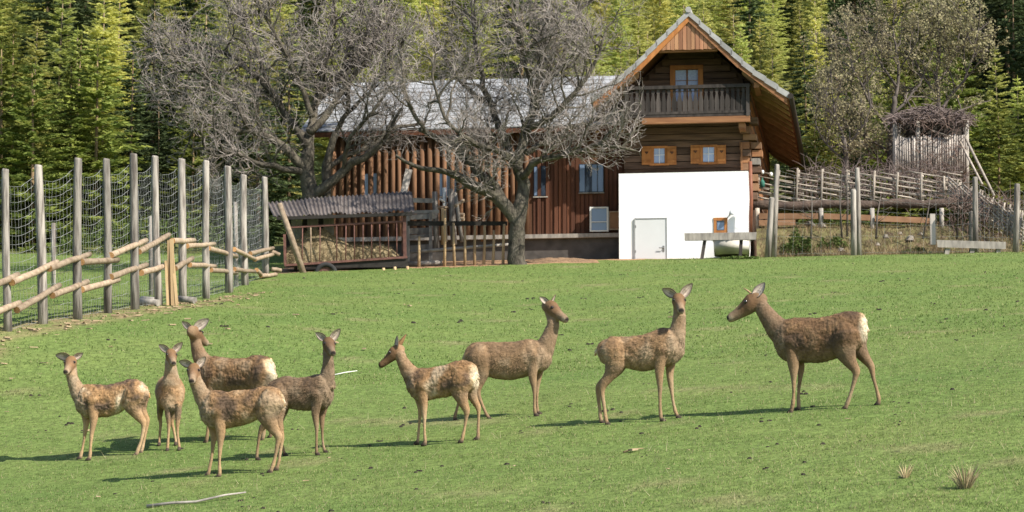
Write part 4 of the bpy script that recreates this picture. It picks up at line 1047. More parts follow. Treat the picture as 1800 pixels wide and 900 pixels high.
# bits hanging at the house corner
b = P(1340, 322, 71.2); mb = MB(); lathe(mb, b - Vector((0, 0, .12)), [(.02, 0), (.07, .0), (.075, .15), (.05, .2), (.025, .22), (.025, .28)], 10); tag(obj('bottle', mb, M['teal'], base=b), 'teal plastic bottle hung on the woven fence near the house corner', 'bottle')
for x, y, lab in ((1355, 310, 'pale insulator cup on a stick right of the teal bottle'), (1340, 306, 'small pale cup above the teal bottle')):
    b = P(x, y, 71.2); mb = MB(); lathe(mb, b, [(.02, 0), (.05, .01), (.055, .1), (.03, .12)], 9); tag(obj('cup', mb, M['white'], base=b), lab, 'cup')
# brushwood hut on the slope
hut = thing('palisade_hut', 'raised lookout hut with upright stick palisade and brushwood roof in the budding trees', 'hut', gp(1640, 76))
HDp = 75.5
for k in range(31):
    x = 1574 + k * 4.15
    if 1608 < x < 1618: continue
    y0 = 240 + rng.uniform(-3, 3) - (3 if x > 1660 else 0); y1 = (300 if x < 1620 else 304) + rng.uniform(-4, 4)
    mb = MB(); mb.tube([P(x, y1, HDp), P(x + rng.uniform(-1, 1), y0, HDp)], [.034, .03], 6); obj('slat', mb, M['palisade'], hut)
for x in (1573, 1613, 1699):
    mb = MB(); mb.tube([P(x, 345, HDp + .1), P(x, 212, HDp + .1)], [.09, .07], 7); obj('post', mb, M['greywood'], hut)
for x in (1580, 1697): mb = MB(); mb.tube([P(x, 340, HDp + 1.9), P(x, 205, HDp + 1.9)], [.09, .07], 7); obj('post', mb, M['greywood'], hut)
for y in (250, 296): mb = MB(); mb.tube([P(1572, y, HDp + .05), P(1702, y + 1, HDp + .05)], [.04, .04], 6); obj('crossbar', mb, M['palisade'], hut)
mb = MB(); mb.hexa([P(1574, 306, HDp + .1), P(1700, 306, HDp + .1), P(1700, 304, HDp + 2), P(1574, 304, HDp + 2), P(1574, 303, HDp + .1), P(1700, 303, HDp + .1), P(1700, 301, HDp + 2), P(1574, 301, HDp + 2)]); obj('floor', mb, M['greywood'], hut)
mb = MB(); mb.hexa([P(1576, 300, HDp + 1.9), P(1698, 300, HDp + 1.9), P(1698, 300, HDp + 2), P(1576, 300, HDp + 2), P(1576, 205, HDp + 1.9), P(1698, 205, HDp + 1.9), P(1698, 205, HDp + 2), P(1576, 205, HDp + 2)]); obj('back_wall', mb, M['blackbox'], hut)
mb = MB()
for k in range(900):
    x = rng.uniform(1568, 1704); D = HDp + rng.uniform(-.35, 2.2); yb_ = 214 - 22 * sin(pi * (x - 1560) / 150) * rng.random()
    p = P(x, yb_ + rng.uniform(-6, 4), D); d = Vector((rng.gauss(0, 1), rng.gauss(-.2, .6), rng.gauss(-.12, .25))).normalized() * rng.uniform(.2, .5)
    mb.tube([p, p + d * .5 + Vector((0, 0, .03)), p + d], [.02, .018, .01], 3, False)
obj('brushwood_roof', mb, M['thatch'], hut)
for j, (xa, ya, xb, yb, r) in enumerate([(1697, 242, 1748, 345, .045), (1688, 250, 1727, 325, .04), (1636, 229, 1672, 241, .03)]):
    mb = MB(); mb.tube([P(xa, ya, HDp - .1), P(xb, yb, HDp - (2.2 if j < 2 else .1))], [r, r], 6); obj('ladder_pole' if j < 2 else 'handrail', mb, M['fencestick'], hut)

# ================================================================== BARE APPLE TREES
def rdir(r): 
    return Vector((r.gauss(0, 1), r.gauss(0, 1), r.gauss(0, 1))).normalized()
class Grower:
    def __init__(s, seed, cen, rad, dens=1.0, thin=1.0, droop=0.0, up=.05):
        s.r = random.Random(seed); s.seed = seed; s.c = Vector(cen); s.rad = rad; s.mb = MB(); s.dens = dens; s.thin = thin; s.droop = droop; s.up = up; s.tips = []; s.n = 0
    def inside(s, p):
        d = p - s.c; d = d * (1 + .34 * noise.noise(p * .55 + Vector((s.seed, 0, 0))) + .16 * noise.noise(p * 1.7)); return (d.x / s.rad[0]) ** 2 + (d.y / s.rad[1]) ** 2 + (d.z / s.rad[2]) ** 2 < 1
    LV = {1: (.9, 2.0, .034, .13, .36), 2: (.42, 1.0, .0125, .10, .42), 3: (.18, .50, .0072, .09, .42), 4: (.07, .2, .0048, .07, .35)}
    def child_dir(s, d):
        a = rdir(s.r); a = a - d * a.dot(d)
        if a.length < 1e-3: a = Vector((0, 0, 1))
        a.normalize(); k = s.r.uniform(.55, 1.15)
        return (d * cos(k) + a * sin(k) + (s.c - s.c) ).normalized()
    def grow(s, p, d, lvl, scale=1.0, maxl=3):
        lo, hi, r0, stp, wig = s.LV[lvl]
        L = s.r.uniform(lo, hi) * scale; nseg = max(2, int(L / stp)); st = L / nseg
        pts = [p]; r0 = r0 * s.thin * s.r.uniform(.75, 1.2)
        for i in range(nseg):
            d = (d + rdir(s.r) * wig + Vector((0, 0, s.up - s.droop * i / nseg))).normalized()
            p = p + d * st
            if not s.inside(p): break
            pts.append(p)
        if len(pts) < 2: return
        n = len(pts); rs = [max(.0032, r0 * (1 - .62 * i / (n - 1))) for i in range(n)]
        s.mb.cur = 1 if lvl == 1 else 0
        s.mb.tube(pts, rs, 5 if lvl == 1 else 3, False, sm=lvl < 2); s.n += 1
        if lvl >= maxl: s.tips.append((pts[-1], d)); 
        if lvl >= 2: s.tips.append((pts[len(pts) // 2], d))
        if lvl < maxl: s.spawn(pts, lvl + 1, .12, maxl, scale)
    def spawn(s, pts, lvl, start, maxl=3, scale=1.0, every=None):
        every = every or {1: .165, 2: .102, 3: .078, 4: .10}[lvl]
        every /= s.dens
        acc = 0; tot = sum((b - a).length for a, b in zip(pts, pts[1:])); run = 0
        for a, b in zip(pts, pts[1:]):
            sl_ = (b - a).length; d = (b - a) / max(sl_, 1e-6); q = 0
            while True:
                need = every * s.r.uniform(.6, 1.4)
                if q + need > sl_: break
                q += need
                if run + q < tot * start: continue
                s.grow(a + d * q, s.child_dir(d), lvl, scale, maxl)
            run += sl_
        s.grow(pts[-1], (pts[-1] - pts[-2]).normalized(), lvl, scale, maxl)
def limb_pts(raw, D):
    """raw: (col, row, depth offset, radius) -> smooth gnarled polyline"""
    q = [P(a, b, D + c) for a, b, c, r in raw]; rr = [r for *_, r in raw]; pts = []; rs = []
    for i in range(len(q) - 1):
        p0 = q[max(0, i - 1)]; p1 = q[i]; p2 = q[i + 1]; p3 = q[min(len(q) - 1, i + 2)]
        for k in range(4):
            t = k / 4; t2 = t * t; t3 = t2 * t
            p = (p1 * 2 + (p2 - p0) * t + (p0 * 2 - p1 * 5 + p2 * 4 - p3) * t2 + (p1 * 3 - p0 - p2 * 3 + p3) * t3) * .5
            r = rr[i] + (rr[i + 1] - rr[i]) * t
            pts.append(p + Vector((noise.noise(p * 1.9), noise.noise(p * 1.9 + Vector((9, 0, 0))), noise.noise(p * 1.9 + Vector((0, 7, 0))))) * (min(.13, r * 1.9) if r < .13 else .065)); rs.append(r * .97 * (1 + .16 * noise.noise(p * 5)))
    pts.append(q[-1]); rs.append(rr[-1]); return pts, rs
def bare_tree(label, D, base, trunk, limbs, cen, rad, seed, dens=1.0, cat='tree', name='bare_tree', m=None, mt=None, thin=1.0, maxl=3, every=None, cap=None):
    t = thing(name, label, cat, base); g = Grower(seed, cen, rad, dens, thin)
    mb = MB(); pts, rs = limb_pts(trunk, D); mb.tube(pts, rs, 14)
    b = Vector(base)
    obj('trunk', mb, m or M['bark'], t)
    for L in limbs:
        pts, rs = limb_pts(L, D); mb = MB(); mb.tube(pts, rs, 9); obj('limb', mb, m or M['bark'], t)
        g.spawn(pts, 1, .18, maxl, every=every)
    o = obj('crown', g.mb, [mt or M['twig'], m or M['bark']], t, kind='stuff')
    return t, g
bT = gp(911, 66.4)
bare_tree('big gnarled bare apple tree with forked mossy trunk standing between fence and barn', 66.4, bT,
    [(911, 474, 0, .30), (908, 445, 0, .25), (910, 410, 0, .235), (909, 385, 0, .25), (918, 355, 0, .20)],
    [[(908, 392, 0, .22), (886, 358, -.1, .20), (858, 338, -.2, .18), (825, 322, -.3, .15), (795, 306, -.4, .12)],
     [(888, 362, .0, .17), (868, 325, .1, .15), (838, 303, .2, .13), (800, 262, .3, .11), (765, 243, .3, .09), (738, 228, .2, .07)],
     [(916, 365, 0, .20), (922, 325, .1, .18), (909, 290, .1, .16), (918, 245, .1, .14), (935, 185, .2, .11), (950, 115, .3, .08), (962, 40, .3, .05), (968, -20, .3, .03)],
     [(918, 310, 0, .12), (948, 283, -.4, .10), (998, 268, -.9, .08), (1055, 255, -1.2, .06), (1105, 262, -1.3, .04)],
     [(912, 300, 0, .13), (884, 240, .4, .11), (856, 170, .8, .09), (838, 100, 1.0, .06), (830, 25, 1.1, .04)],
     [(922, 232, 0, .11), (985, 190, -.5, .085), (1035, 130, -.7, .06), (1062, 65, -.8, .035)],
     [(800, 308, -.4, .10), (762, 298, -.8, .08), (722, 286, -1.0, .055), (696, 272, -1.1, .03)],
     [(745, 232, .2, .07), (716, 165, .1, .055), (704, 95, .0, .03)],
     [(905, 285, .1, .11), (868, 262, -.6, .09), (828, 246, -1.2, .07), (782, 205, -1.5, .05), (760, 130, -1.6, .03)],
     [(930, 200, .2, .09), (975, 130, .9, .07), (1000, 70, 1.3, .05), (1020, 5, 1.5, .03)],
     [(850, 180, .8, .07), (800, 130, 1.2, .055), (765, 70, 1.5, .035), (750, 10, 1.6, .02)],
     [(922, 270, .0, .09), (975, 240, .7, .07), (1035, 215, 1.2, .055), (1090, 195, 1.4, .035)],
     [(940, 170, .2, .07), (920, 100, -.6, .05), (900, 30, -1.0, .03)]],
    P(925, 125, 66.4), (3.9, 2.6, 3.6), 11, 1.08)
bT = gp(548, 69.3)
bare_tree('spreading bare old tree behind the hay wagon, its crown reaching over the deer fence', 69.3, bT,
    [(550, 430, 0, .32), (549, 390, 0, .29), (546, 345, 0, .27), (537, 305, 0, .24), (541, 265, 0, .2)],
    [[(550, 345, 0, .17), (585, 315, -.2, .15), (615, 290, -.3, .135), (650, 268, -.4, .11), (680, 240, -.4, .07), (706, 190, -.4, .04)],
     [(541, 270, 0, .17), (548, 220, .2, .14), (562, 155, .3, .11), (576, 80, .4, .08), (586, 5, .4, .05)],
     [(538, 300, 0, .15), (497, 255, -.3, .125), (440, 232, -.5, .095), (375, 218, -.6, .07), (310, 200, -.6, .04)],
     [(541, 260, 0, .13), (486, 172, .4, .10), (425, 112, .7, .07), (362, 82, .9, .04)],
     [(545, 235, 0, .12), (606, 155, .3, .09), (648, 92, .4, .065), (682, 25, .5, .035)],
     [(535, 305, 0, .12), (480, 295, -.6, .09), (410, 272, -1.0, .065), (340, 262, -1.2, .04)],
     [(548, 210, 0, .10), (510, 110, -.4, .075), (470, 40, -.7, .045), (450, -15, -.8, .03)],
     [(440, 232, -.5, .07), (400, 165, -.8, .055), (350, 130, -1.0, .035), (300, 90, -1.1, .02)],
     [(600, 300, -.3, .08), (620, 240, -1.0, .06), (660, 190, -1.3, .04), (700, 130, -1.5, .025)],
     [(556, 180, .3, .08), (620, 110, 1.0, .06), (700, 70, 1.4, .04), (740, 20, 1.5, .02)],
     [(470, 150, .5, .07), (450, 80, 1.0, .05), (420, 15, 1.3, .03)],
     [(375, 218, -.6, .05), (330, 170, -.4, .04), (285, 150, -.3, .025)],
     [(410, 272, -1.0, .05), (360, 300, -1.1, .035), (300, 275, -1.2, .02)]],
    P(490, 120, 69.3), (4.5, 2.8, 3.9), 23, 1.02)
bT = gp(574, 69.9)
bare_tree('second slimmer bare stem right beside the spreading tree behind the wagon', 69.9, bT, [(574, 430, 0, .17), (576, 345, 0, .15), (572, 290, 0, .13), (590, 235, 0, .1)],
    [[(590, 238, 0, .09), (612, 180, .2, .07), (606, 110, .3, .05), (618, 40, .3, .03)], [(574, 290, 0, .09), (640, 262, .4, .07), (690, 230, .6, .05), (740, 215, .7, .03)], [(605, 200, .1, .07), (660, 150, -.3, .05), (700, 90, -.5, .03)]],
    P(640, 150, 69.9), (2.4, 1.8, 3.0), 31, 1.0)

# ================================================================== FOREST
def soup(name, V, mats):
    n = len(V) // 3; me = bpy.data.meshes.new(name)
    me.vertices.add(3 * n); me.vertices.foreach_set('co', np.asarray(V, dtype=np.float32).ravel())
    me.loops.add(3 * n); me.loops.foreach_set('vertex_index', np.arange(3 * n, dtype=np.int32))
    me.polygons.add(n); me.polygons.foreach_set('loop_start', np.arange(0, 3 * n, 3, dtype=np.int32)); me.polygons.foreach_set('loop_total', np.full(n, 3, dtype=np.int32))
    me.update(calc_edges=True)
    for m in mats: me.materials.append(m)
    return me
def spruce_crown(name, Ht, R, whorl, per, seed, m, tipup=.0, clear=.06, full=1.0, dense=6, tw=.085, power=.75, droop=.32, tlk=.8):
    r = random.Random(seed); V = []
    z = Ht * clear
    while z < Ht * .985:
        k = z / Ht; Rz = R * (1 - k) ** power + .06
        nb = max(4, int(per * (.55 + .45 * (1 - k))))
        for b in range(nb):
            a = 2 * pi * (b + r.random()) / nb; l = Rz * r.uniform(.68, 1.18); dr = droop * (1 - k * 1.25) + r.uniform(-.1, .08) - tipup
            ox, oy = cos(a), sin(a); sx, sy = -oy, ox; zz = z + r.uniform(-.5, .5) * whorl
            nd = max(2, int(dense * min(1, l / (R * .45) * .8 + .25)))
            def pt(t): return (ox * l * t, oy * l * t, zz - dr * l * t + .28 * max(dr, .1) * l * t * t)
            for q in range(nd):
                t = .22 + .78 * (q + r.random() * .7) / nd; p = pt(t); tl = (l * (.42 - .25 * t) + .14) * tlk
                for sg in (-1, 1):
                    if r.random() > full: continue
                    al = r.uniform(.35, .75); dx = ox * al + sx * sg * (1 - al * .45); dy = oy * al + sy * sg * (1 - al * .45); dz = r.uniform(-.45, .10) + tipup
                    h = tw * r.uniform(.7, 1.3); ph = r.uniform(-1.3, 1.3); hc = h * cos(ph); hv = h * sin(ph)
                    V += [(p[0] - ox * hc, p[1] - oy * hc, p[2] - hv), (p[0] + ox * hc, p[1] + oy * hc, p[2] + hv), (p[0] + dx * tl, p[1] + dy * tl, p[2] + dz * tl)]
            p = pt(.55); e = pt(1.05)
            V += [(p[0] + sx * tw, p[1] + sy * tw, p[2]), (p[0] - sx * tw, p[1] - sy * tw, p[2]), e]
        z += whorl * r.uniform(.85, 1.15)
    for a in range(5):
        t = a * 2 * pi / 5; V += [(cos(t) * .06, sin(t) * .06, Ht * .95), (-cos(t) * .06, -sin(t) * .06, Ht * .95), (0, 0, Ht * 1.015)]
    return soup(name, V, [m])
def trunk_mesh(name, Ht, r, m):
    mb = MB(); mb.tube([(0, 0, -.4), (.02, 0, Ht * .3), (0, .02, Ht * .65), (0, 0, Ht * .985)], [r, r * .8, r * .5, .012], 7); me = mb.mesh(name); me.materials.append(m); return me
KINDS = {
 'spruce': [spruce_crown('crown', 8, 1.75, .25, 11, 100 + i, M['spruce'], dense=15, tw=.05, tlk=.62, tipup=.06, power=.8) for i in range(3)],
 'dark': [spruce_crown('crown', 10, 2.1, .30, 11, 200 + i, M['sprucedark'], dense=15, tw=.055, tlk=.65) for i in range(2)],
 'young': [spruce_crown('crown', 8, 1.35, .19, 10, 300 + i, M['young'], tipup=.16, clear=.03, full=.95, dense=12, tw=.036, power=.65, droop=.22, tlk=.62) for i in range(3)],
 'bushy': [spruce_crown('crown', 6, 1.9, .22, 11, 400 + i, M['spruce'], clear=.01, power=.6, droop=.2, dense=16, tipup=.08, tw=.05, tlk=.55) for i in range(2)]}
TRUNKS = {'spruce': trunk_mesh('trunk', 8, .085, M['sprucetrunk']), 'dark': trunk_mesh('trunk', 10, .11, M['sprucetrunk']), 'young': trunk_mesh('trunk', 8, .055, M['rail']), 'bushy': trunk_mesh('trunk', 6, .08, M['sprucetrunk'])}
def conifer(kind, x, y, s, rot, label, group=None, i=0, sz=1.0):
    z = G(x, y) - .15
    t = thing('conifer', label, 'tree', (x, y, z), group)
    t.scale = (s, s, s * sz); t.rotation_euler = (rng.uniform(-.03, .03), rng.uniform(-.03, .03), rot)
    c = bpy.data.objects.new('crown', KINDS[kind][i % len(KINDS[kind])]); COL.objects.link(c); c.parent = t
    k = bpy.data.objects.new('trunk', TRUNKS[kind]); COL.objects.link(k); k.parent = t
    return t
placed = []
hero = [('bushy', -5, 83, 1.25, 'leftmost bushy sunlit spruce at the edge of the forest'), ('bushy', 55, 82, 1.1, 'low dense spruce with fresh green boughs behind the second fence post'), ('spruce', 118, 84, .85, 'green spruce behind the third fence post'),
        ('bushy', 165, 83.5, 1.2, 'wide dark green spruce left of the bare tree'), ('dark', 222, 86, .72, 'dark spruce with hanging boughs next to the bare crown'), ('spruce', 15, 88, .95, 'tall olive spruce at the upper left edge'), ('dark', 275, 84, .55, 'short dark spruce in the shade behind the sixth fence post'),
        ('young', 42, 90, .95, 'slim yellow young conifer with pale trunk near the left edge'), ('young', 128, 90, .9, 'pale yellow-green young conifer with broom-like top'), ('young', 175, 91, 1.15, 'tall young conifer with long whitish trunk, left of a twin'), ('young', 198, 92, 1.1, 'tall young conifer with orange-white trunk, right of a twin'), ('bushy', 335, 84, .9, 'low bushy spruce behind the far end of the deer fence'), ('dark', 452, 83, .75, 'dark spruce behind the trunk base of the left bare tree'), ('dark', 505, 84.5, .8, 'dark spruce between the left bare tree and the barn gable'), ('dark', 350, 87, .9, 'tall dark spruce showing through the left bare crown'), ('dark', 400, 86, .6, 'dark spruce behind the left bare crown'),
        ('dark', 1425, 88.5, .72, 'solitary dark green spruce right behind the house roof'), ('spruce', 1465, 84, .52, 'small spruce right of the house gutter'), ('bushy', 1440, 82, .75, 'low dark green spruce between house eave and woven fence'), ('dark', 1505, 86, .5, 'dark spruce behind the budding tree nearest the house'),
        ('dark', 1725, 92, 1.1, 'tall dark spruce left of the right edge'), ('dark', 1790, 90, 1.15, 'tallest dark spruce at the right edge'), ('bushy', 1760, 80, .85, 'fresh green young spruce right of the lookout hut'), ('young', 1795, 82, .75, 'light green young conifer at the right edge above the stick fence'), ('bushy', 1700, 84, 1.1, 'green spruce directly behind the lookout hut'), ('bushy', 1600, 84, 1.0, 'green spruce behind the left part of the lookout hut'), ('young', 1765, 86, .85, 'yellowish young conifer with pale leader right of the hut roof'), ('bushy', 1840, 81, 1.0, 'bushy spruce just beyond the right edge')]
for i, (k, px, D, s, lab) in enumerate(hero):
    p = gp(px, D); conifer(k, p.x, p.y, s, rng.uniform(0, 6), lab, None, i); placed.append((p.x, p.y))
LABS = {'spruce': ('olive green spruce standing among the hillside forest', 'green spruces in the hillside forest'), 'dark': ('dark green spruce standing among the hillside forest', 'dark spruces in the hillside forest'), 'young': ('slender yellow-green young conifer in the hillside forest', 'young conifers in the hillside forest')}
D = 87.0; row = 0
while D < 125:
    sp = 2.38 + (D - 87) * .02
    xmax = D * 940 / FP + 2.5; x = -xmax + rng.uniform(0, sp)
    while x < xmax:
        xx = x + rng.uniform(-.7, .7); dd = D + rng.uniform(-1.1, 1.1); px = 900 + FP * xx / dd
        x += sp * rng.uniform(.8, 1.25)
        if 540 < px < 1420 and dd < 94: continue
        if any((a - xx) ** 2 + (b - dd) ** 2 < 2.0 for a, b in placed): continue
        u = rng.random()
        if px < 330: k = 'spruce' if u < .42 else 'young' if u < .85 else 'dark'
        elif px < 1040: k = 'spruce' if u < .25 else 'young' if u < .95 else 'dark'
        elif px < 1460: k = 'young' if u < .9 else 'spruce' if u < .97 else 'dark'
        elif px < 1690: k = 'spruce' if u < .4 else 'young' if u < .75 else 'dark'
        else: k = 'dark' if u < .72 else 'spruce'
        if 60 < px < 150 and dd > 100: k = 'dark'
        if k == 'young' and px > 1000: s = rng.uniform(.72, 1.0)
        else: s = rng.uniform(.75, 1.2)
        placed.append((xx, dd)); conifer(k, xx, dd, s, rng.uniform(0, 6.28), LABS[k][0], LABS[k][1], rng.randrange(9), rng.uniform(.9, 1.15))
    D += sp * .85; row += 1

# ------------------------------------------------------------------ budding trees at the right
def budding(label, D, base, trunk, limbs, cen, rad, seed, nb):
    limbs = [[(a, b, c, r * .62) for a, b, c, r in L] for L in limbs]
    t, g = bare_tree(label, D, base, trunk, limbs, cen, rad, seed, .8, 'tree', 'budding_tree', M['budtwig'], M['budtwig'], .9, 3)
    r = random.Random(seed); V = []
    for p, d in g.tips:
        if r.random() > .72: continue
        for k in range(nb):
            c = p + rdir(r) * .09; a = rdir(r) * r.uniform(.03, .06); b = a.cross(rdir(r)).normalized() * .03
            V += [tuple(c - a), tuple(c + b), tuple(c + a), tuple(c - a), tuple(c + a), tuple(c - b)]
    me = soup('leaves', np.array(V) - np.array(base), [M['bud']]); o = bpy.data.objects.new('leaves', me); COL.objects.link(o); o.parent = t; o['kind'] = 'stuff'
budding('budding broad tree with many pale leaf buds between house and lookout hut', 77.5, gp(1562, 77.5), [(1565, 345, 0, .13), (1562, 300, 0, .11), (1566, 240, 0, .10), (1572, 170, 0, .08)],
    [[(1572, 172, 0, .11), (1580, 110, .2, .08), (1570, 50, .3, .05), (1576, 0, .3, .03)], [(1566, 235, 0, .1), (1530, 180, -.4, .07), (1500, 120, -.7, .05), (1490, 60, -.8, .03)], [(1563, 270, 0, .09), (1520, 240, .3, .06), (1478, 215, .5, .04), (1450, 180, .6, .03)],
     [(1570, 200, 0, .09), (1615, 150, .3, .06), (1640, 90, .5, .04)], [(1562, 290, 0, .08), (1530, 275, -.7, .055), (1490, 262, -1.0, .035)], [(1574, 150, 0, .07), (1535, 90, .8, .05), (1520, 30, 1.1, .03)]],
    P(1535, 150, 77.5), (2.3, 1.9, 3.2), 41, 5)
budding('taller budding tree with brownish twigs above the lookout hut roof', 78.5, gp(1650, 78.5), [(1648, 345, 0, .12), (1645, 280, 0, .11), (1650, 200, 0, .09), (1645, 130, 0, .07)],
    [[(1645, 132, 0, .1), (1652, 70, .2, .07), (1648, 5, .3, .04)], [(1650, 195, 0, .09), (1695, 140, -.3, .06), (1715, 80, -.5, .04), (1722, 20, -.5, .03)], [(1648, 170, 0, .08), (1610, 110, .3, .06), (1600, 40, .5, .04)], [(1648, 210, 0, .08), (1690, 195, .5, .055), (1725, 180, .7, .03)], [(1646, 150, 0, .07), (1680, 90, .9, .05), (1690, 25, 1.2, .03)], [(1648, 230, 0, .07), (1610, 200, -.8, .05), (1590, 170, -1.0, .03)]],
    P(1660, 110, 78.5), (2.0, 1.7, 2.9), 47, 5)
budding('low budding shrub tree right behind the house eave', 76.5, gp(1480, 76.5), [(1482, 340, 0, .12), (1485, 290, 0, .1), (1480, 240, 0, .08)],
    [[(1480, 242, 0, .07), (1465, 180, .2, .05), (1460, 120, .3, .03)], [(1483, 265, 0, .06), (1515, 225, -.3, .045), (1530, 190, -.4, .03)], [(1483, 280, 0, .06), (1450, 250, .3, .04), (1435, 220, .4, .025)]],
    P(1480, 205, 76.5), (1.4, 1.2, 2.1), 53, 4)
# bramble thicket under the hut and behind the woven fence
def thicket(name, label, cat, x0, x1, y0, y1, D0, D1, n, m, base):
    mb = MB()
    for k in range(n):
        p = P(rng.uniform(x0, x1), rng.uniform(y0, y1), rng.uniform(D0, D1)); d = Vector((rng.gauss(0, .7), rng.gauss(0, .6), rng.gauss(.5, .6))).normalized() * rng.uniform(.3, .8)
        mb.tube([p, p + d * .5 + Vector((rng.gauss(0, .06), 0, .05)), p + d + Vector((0, 0, -.05))], [.012, .009, .004], 3, False)
    return tag(obj(name, mb, m, base=base), label, cat)
thicket('bramble_thicket', 'reddish brown bramble thicket where the fence turns downhill', 'bramble', 1672, 1800, 345, 425, 69.0, 70.9, 380, M['bramble'], gp(1730, 70))
thicket('brushwood_thicket', 'grey brown brushwood growing behind the woven fence below the hut', 'brushwood', 1400, 1700, 296, 352, 72.4, 75.5, 650, M['thatch'], gp(1550, 74))
thicket('twig_thicket', 'dry twigs hanging over the front of the lookout hut', 'brushwood', 1606, 1700, 215, 330, 74.6, 75.4, 150, M['bramble'], gp(1650, 75))
weeds('hedge_bush', 'dark evergreen bush behind the woven fence beside the house', 'bush', 1400, 1560, 74.5, 76.5, 2.2, 2600, M['bush'], .07)
weeds('undergrowth', 'dark leafy undergrowth behind the deer fence', 'undergrowth', 100, 480, 79, 81, 1.6, 3000, M['bush'], .07)

# ================================================================== THE DEER
M['coat'] = vcol_mat('deer_coat', .88, 20, .22, .45, .014, .2)
M['eye'] = glass_mat('deer_eye', (.012, .008, .006), .12)
M['antler'] = mat('antler', (.42, .29, .17), (.28, .18, .10), 20, rnd=0)
def lerp3(a, b, t): return tuple(x + (y - x) * t for x, y in zip(a, b))
BROWN = np.array([.185, .105, .055]); TAN = np.array([.37, .210, .090]); GREY = np.array([.26, .195, .130]); DARK = np.array([.085, .060, .045]); PALE = np.array([.54, .44, .31])
CREAM = np.array([.50, .37, .22]); WHITE_ = np.array([.58, .50, .38]); ORNG = np.array([.48, .27, .11]); LEG = np.array([.34, .228, .128]); HOOF = np.array([.06, .045, .035]); NOSE = np.array([.025, .02, .018])
HEADS = [(-.13, -.02, .05, .06), (-.08, -.01, .11, .13), (0, 0, .16, .18), (.12, .015, .205, .22), (.28, .01, .24, .235), (.40, -.02, .222, .215), (.52, -.05, .175, .185), (.66, -.075, .142, .152), (.80, -.09, .124, .132), (.91, -.095, .118, .118), (.97, -.10, .096, .095), (1.0, -.105, .06, .06)]
def deer(S):
    ox, oy, sc = S['crop']; fx = S['face']; psi = radians(S['yaw'])     # yaw: how far the rump is turned towards the camera
    def px(x, y): return ox + x / sc, oy + y / sc
    ref = S['legs'][S.get('ref', 0)]['p'][-1]
    g0 = onG(*px(ref[0], ref[1] + 4)); D0 = g0.y + (.10 if S['legs'][S.get('ref', 0)]['s'] == 'n' else -.10); X0 = g0.x
    if 'D' in S: D0 = S['D']; X0 = P(px(ref[0], 0)[0], 700, D0).x
    mpp = D0 / FP / sc                                          # metres per crop pixel
    F = Vector((fx * cos(psi), sin(psi), 0)); Lt = Vector((-F.y, F.x, 0))   # forward, lateral
    if Lt.y < 0: Lt = -Lt                                        # lateral axis points away from the camera
    front_on = abs(cos(psi)) < .4
    def depth(x):
        if front_on: return D0
        X_ = (px(x, 0)[0] - 900) * D0 / FP
        return D0 + (X_ - X0) * F.y / F.x
    def at(x, y, off=0.0, D=None):
        d = (depth(x) if D is None else D) + off; return P(*px(x, y), d)
    UP = Vector((0, 0, 1))
    mb = MB(); skel = []      # skeleton samples: (pos, radius, region, t)
    def add_loft(secs, region, n=16):
        mb.loft(secs, n)
        m = len(secs)
        for i in range(m - 1):
            for k in range(5):
                t = k / 5; c = secs[i][0].lerp(secs[i + 1][0], t)
                r = (secs[i][1].length + secs[i][2].length) / 2 * (1 - t) + (secs[i + 1][1].length + secs[i + 1][2].length) / 2 * t
                skel.append((c, r, region, (i + t) / (m - 1)))
        skel.append((secs[-1][0], (secs[-1][1].length + secs[-1][2].length) / 2, region, 1.0))
    # --- trunk
    secs = []; T = S['torso']
    if 'torso3' in S:
        for (x, y, dd, hw, hh) in S['torso3']: secs.append((at(x, y, 0, D0 + dd), Vector((hw, 0, 0)), UP * hh))
    else:
        for i, (x, a, b) in enumerate(T):
            hh = (b - a) / 2 * mpp; c = at(x, (a + b) / 2); s = i / (len(T) - 1)
            hw = min(.55 * hh + .03, S.get('maxw', .205)) * S.get('wid', 1.0)
            secs.append((c, Lt * hw, UP * hh))
    def cr(secs, k=3):
        out = []
        n = len(secs)
        for i in range(n - 1):
            q = [secs[max(0, i - 1)], secs[i], secs[i + 1], secs[min(n - 1, i + 2)]]
            for j in range(k):
                t = j / k; w = (-.5 * t + t * t - .5 * t ** 3, 1 - 2.5 * t * t + 1.5 * t ** 3, .5 * t + 2 * t * t - 1.5 * t ** 3, -.5 * t * t + .5 * t ** 3)
                out.append(tuple(sum((q[m][e] * w[m] for m in range(4)), Vector((0, 0, 0))) for e in range(3)))
        out.append(secs[-1]); return out
    secs = cr(secs); tor = secs
    add_loft(secs, 0, 24)
    # --- head frame
    h = S['head']; Lh = h['L'] * 1.10; C = at(*h['c'], h.get('off', 0.0), h.get('D')); hf = Vector(h['f']).normalized()
    hs = hf.cross(UP).normalized(); hu = hs.cross(hf).normalized()
    O = C - hf * .30 * Lh - hu * .02 * Lh
    # --- neck
    N = S['neck']; secs = []; nm = len(N)
    cs = [at(x, y, 0, None if 'torso3' not in S else D0 + S['neckD'][i]) for i, (x, y, r) in enumerate(N)] + [O + hf * .10 * Lh]
    if h.get('D') is None:
        # carry the neck's depth over smoothly to the head
        pass
    rr = [r * mpp for *_, r in N] + [.16 * Lh]
    for i, (c, r) in enumerate(zip(cs, rr)):
        d = (cs[min(i + 1, len(cs) - 1)] - cs[max(0, i - 1)]).normalized()
        A = Lt - d * Lt.dot(d)
        if A.length < .2: A = Vector((1, 0, 0)) - d * d.x
        A.normalize(); B = d.cross(A).normalized(); k = .74 + .2 * i / len(cs)
        if front_on: secs.append((c, A * r * (1.15 if i < 2 else 1), B * r))
        else: secs.append((c, A * r * k, B * r))
    add_loft(cr(secs), 1, 18)
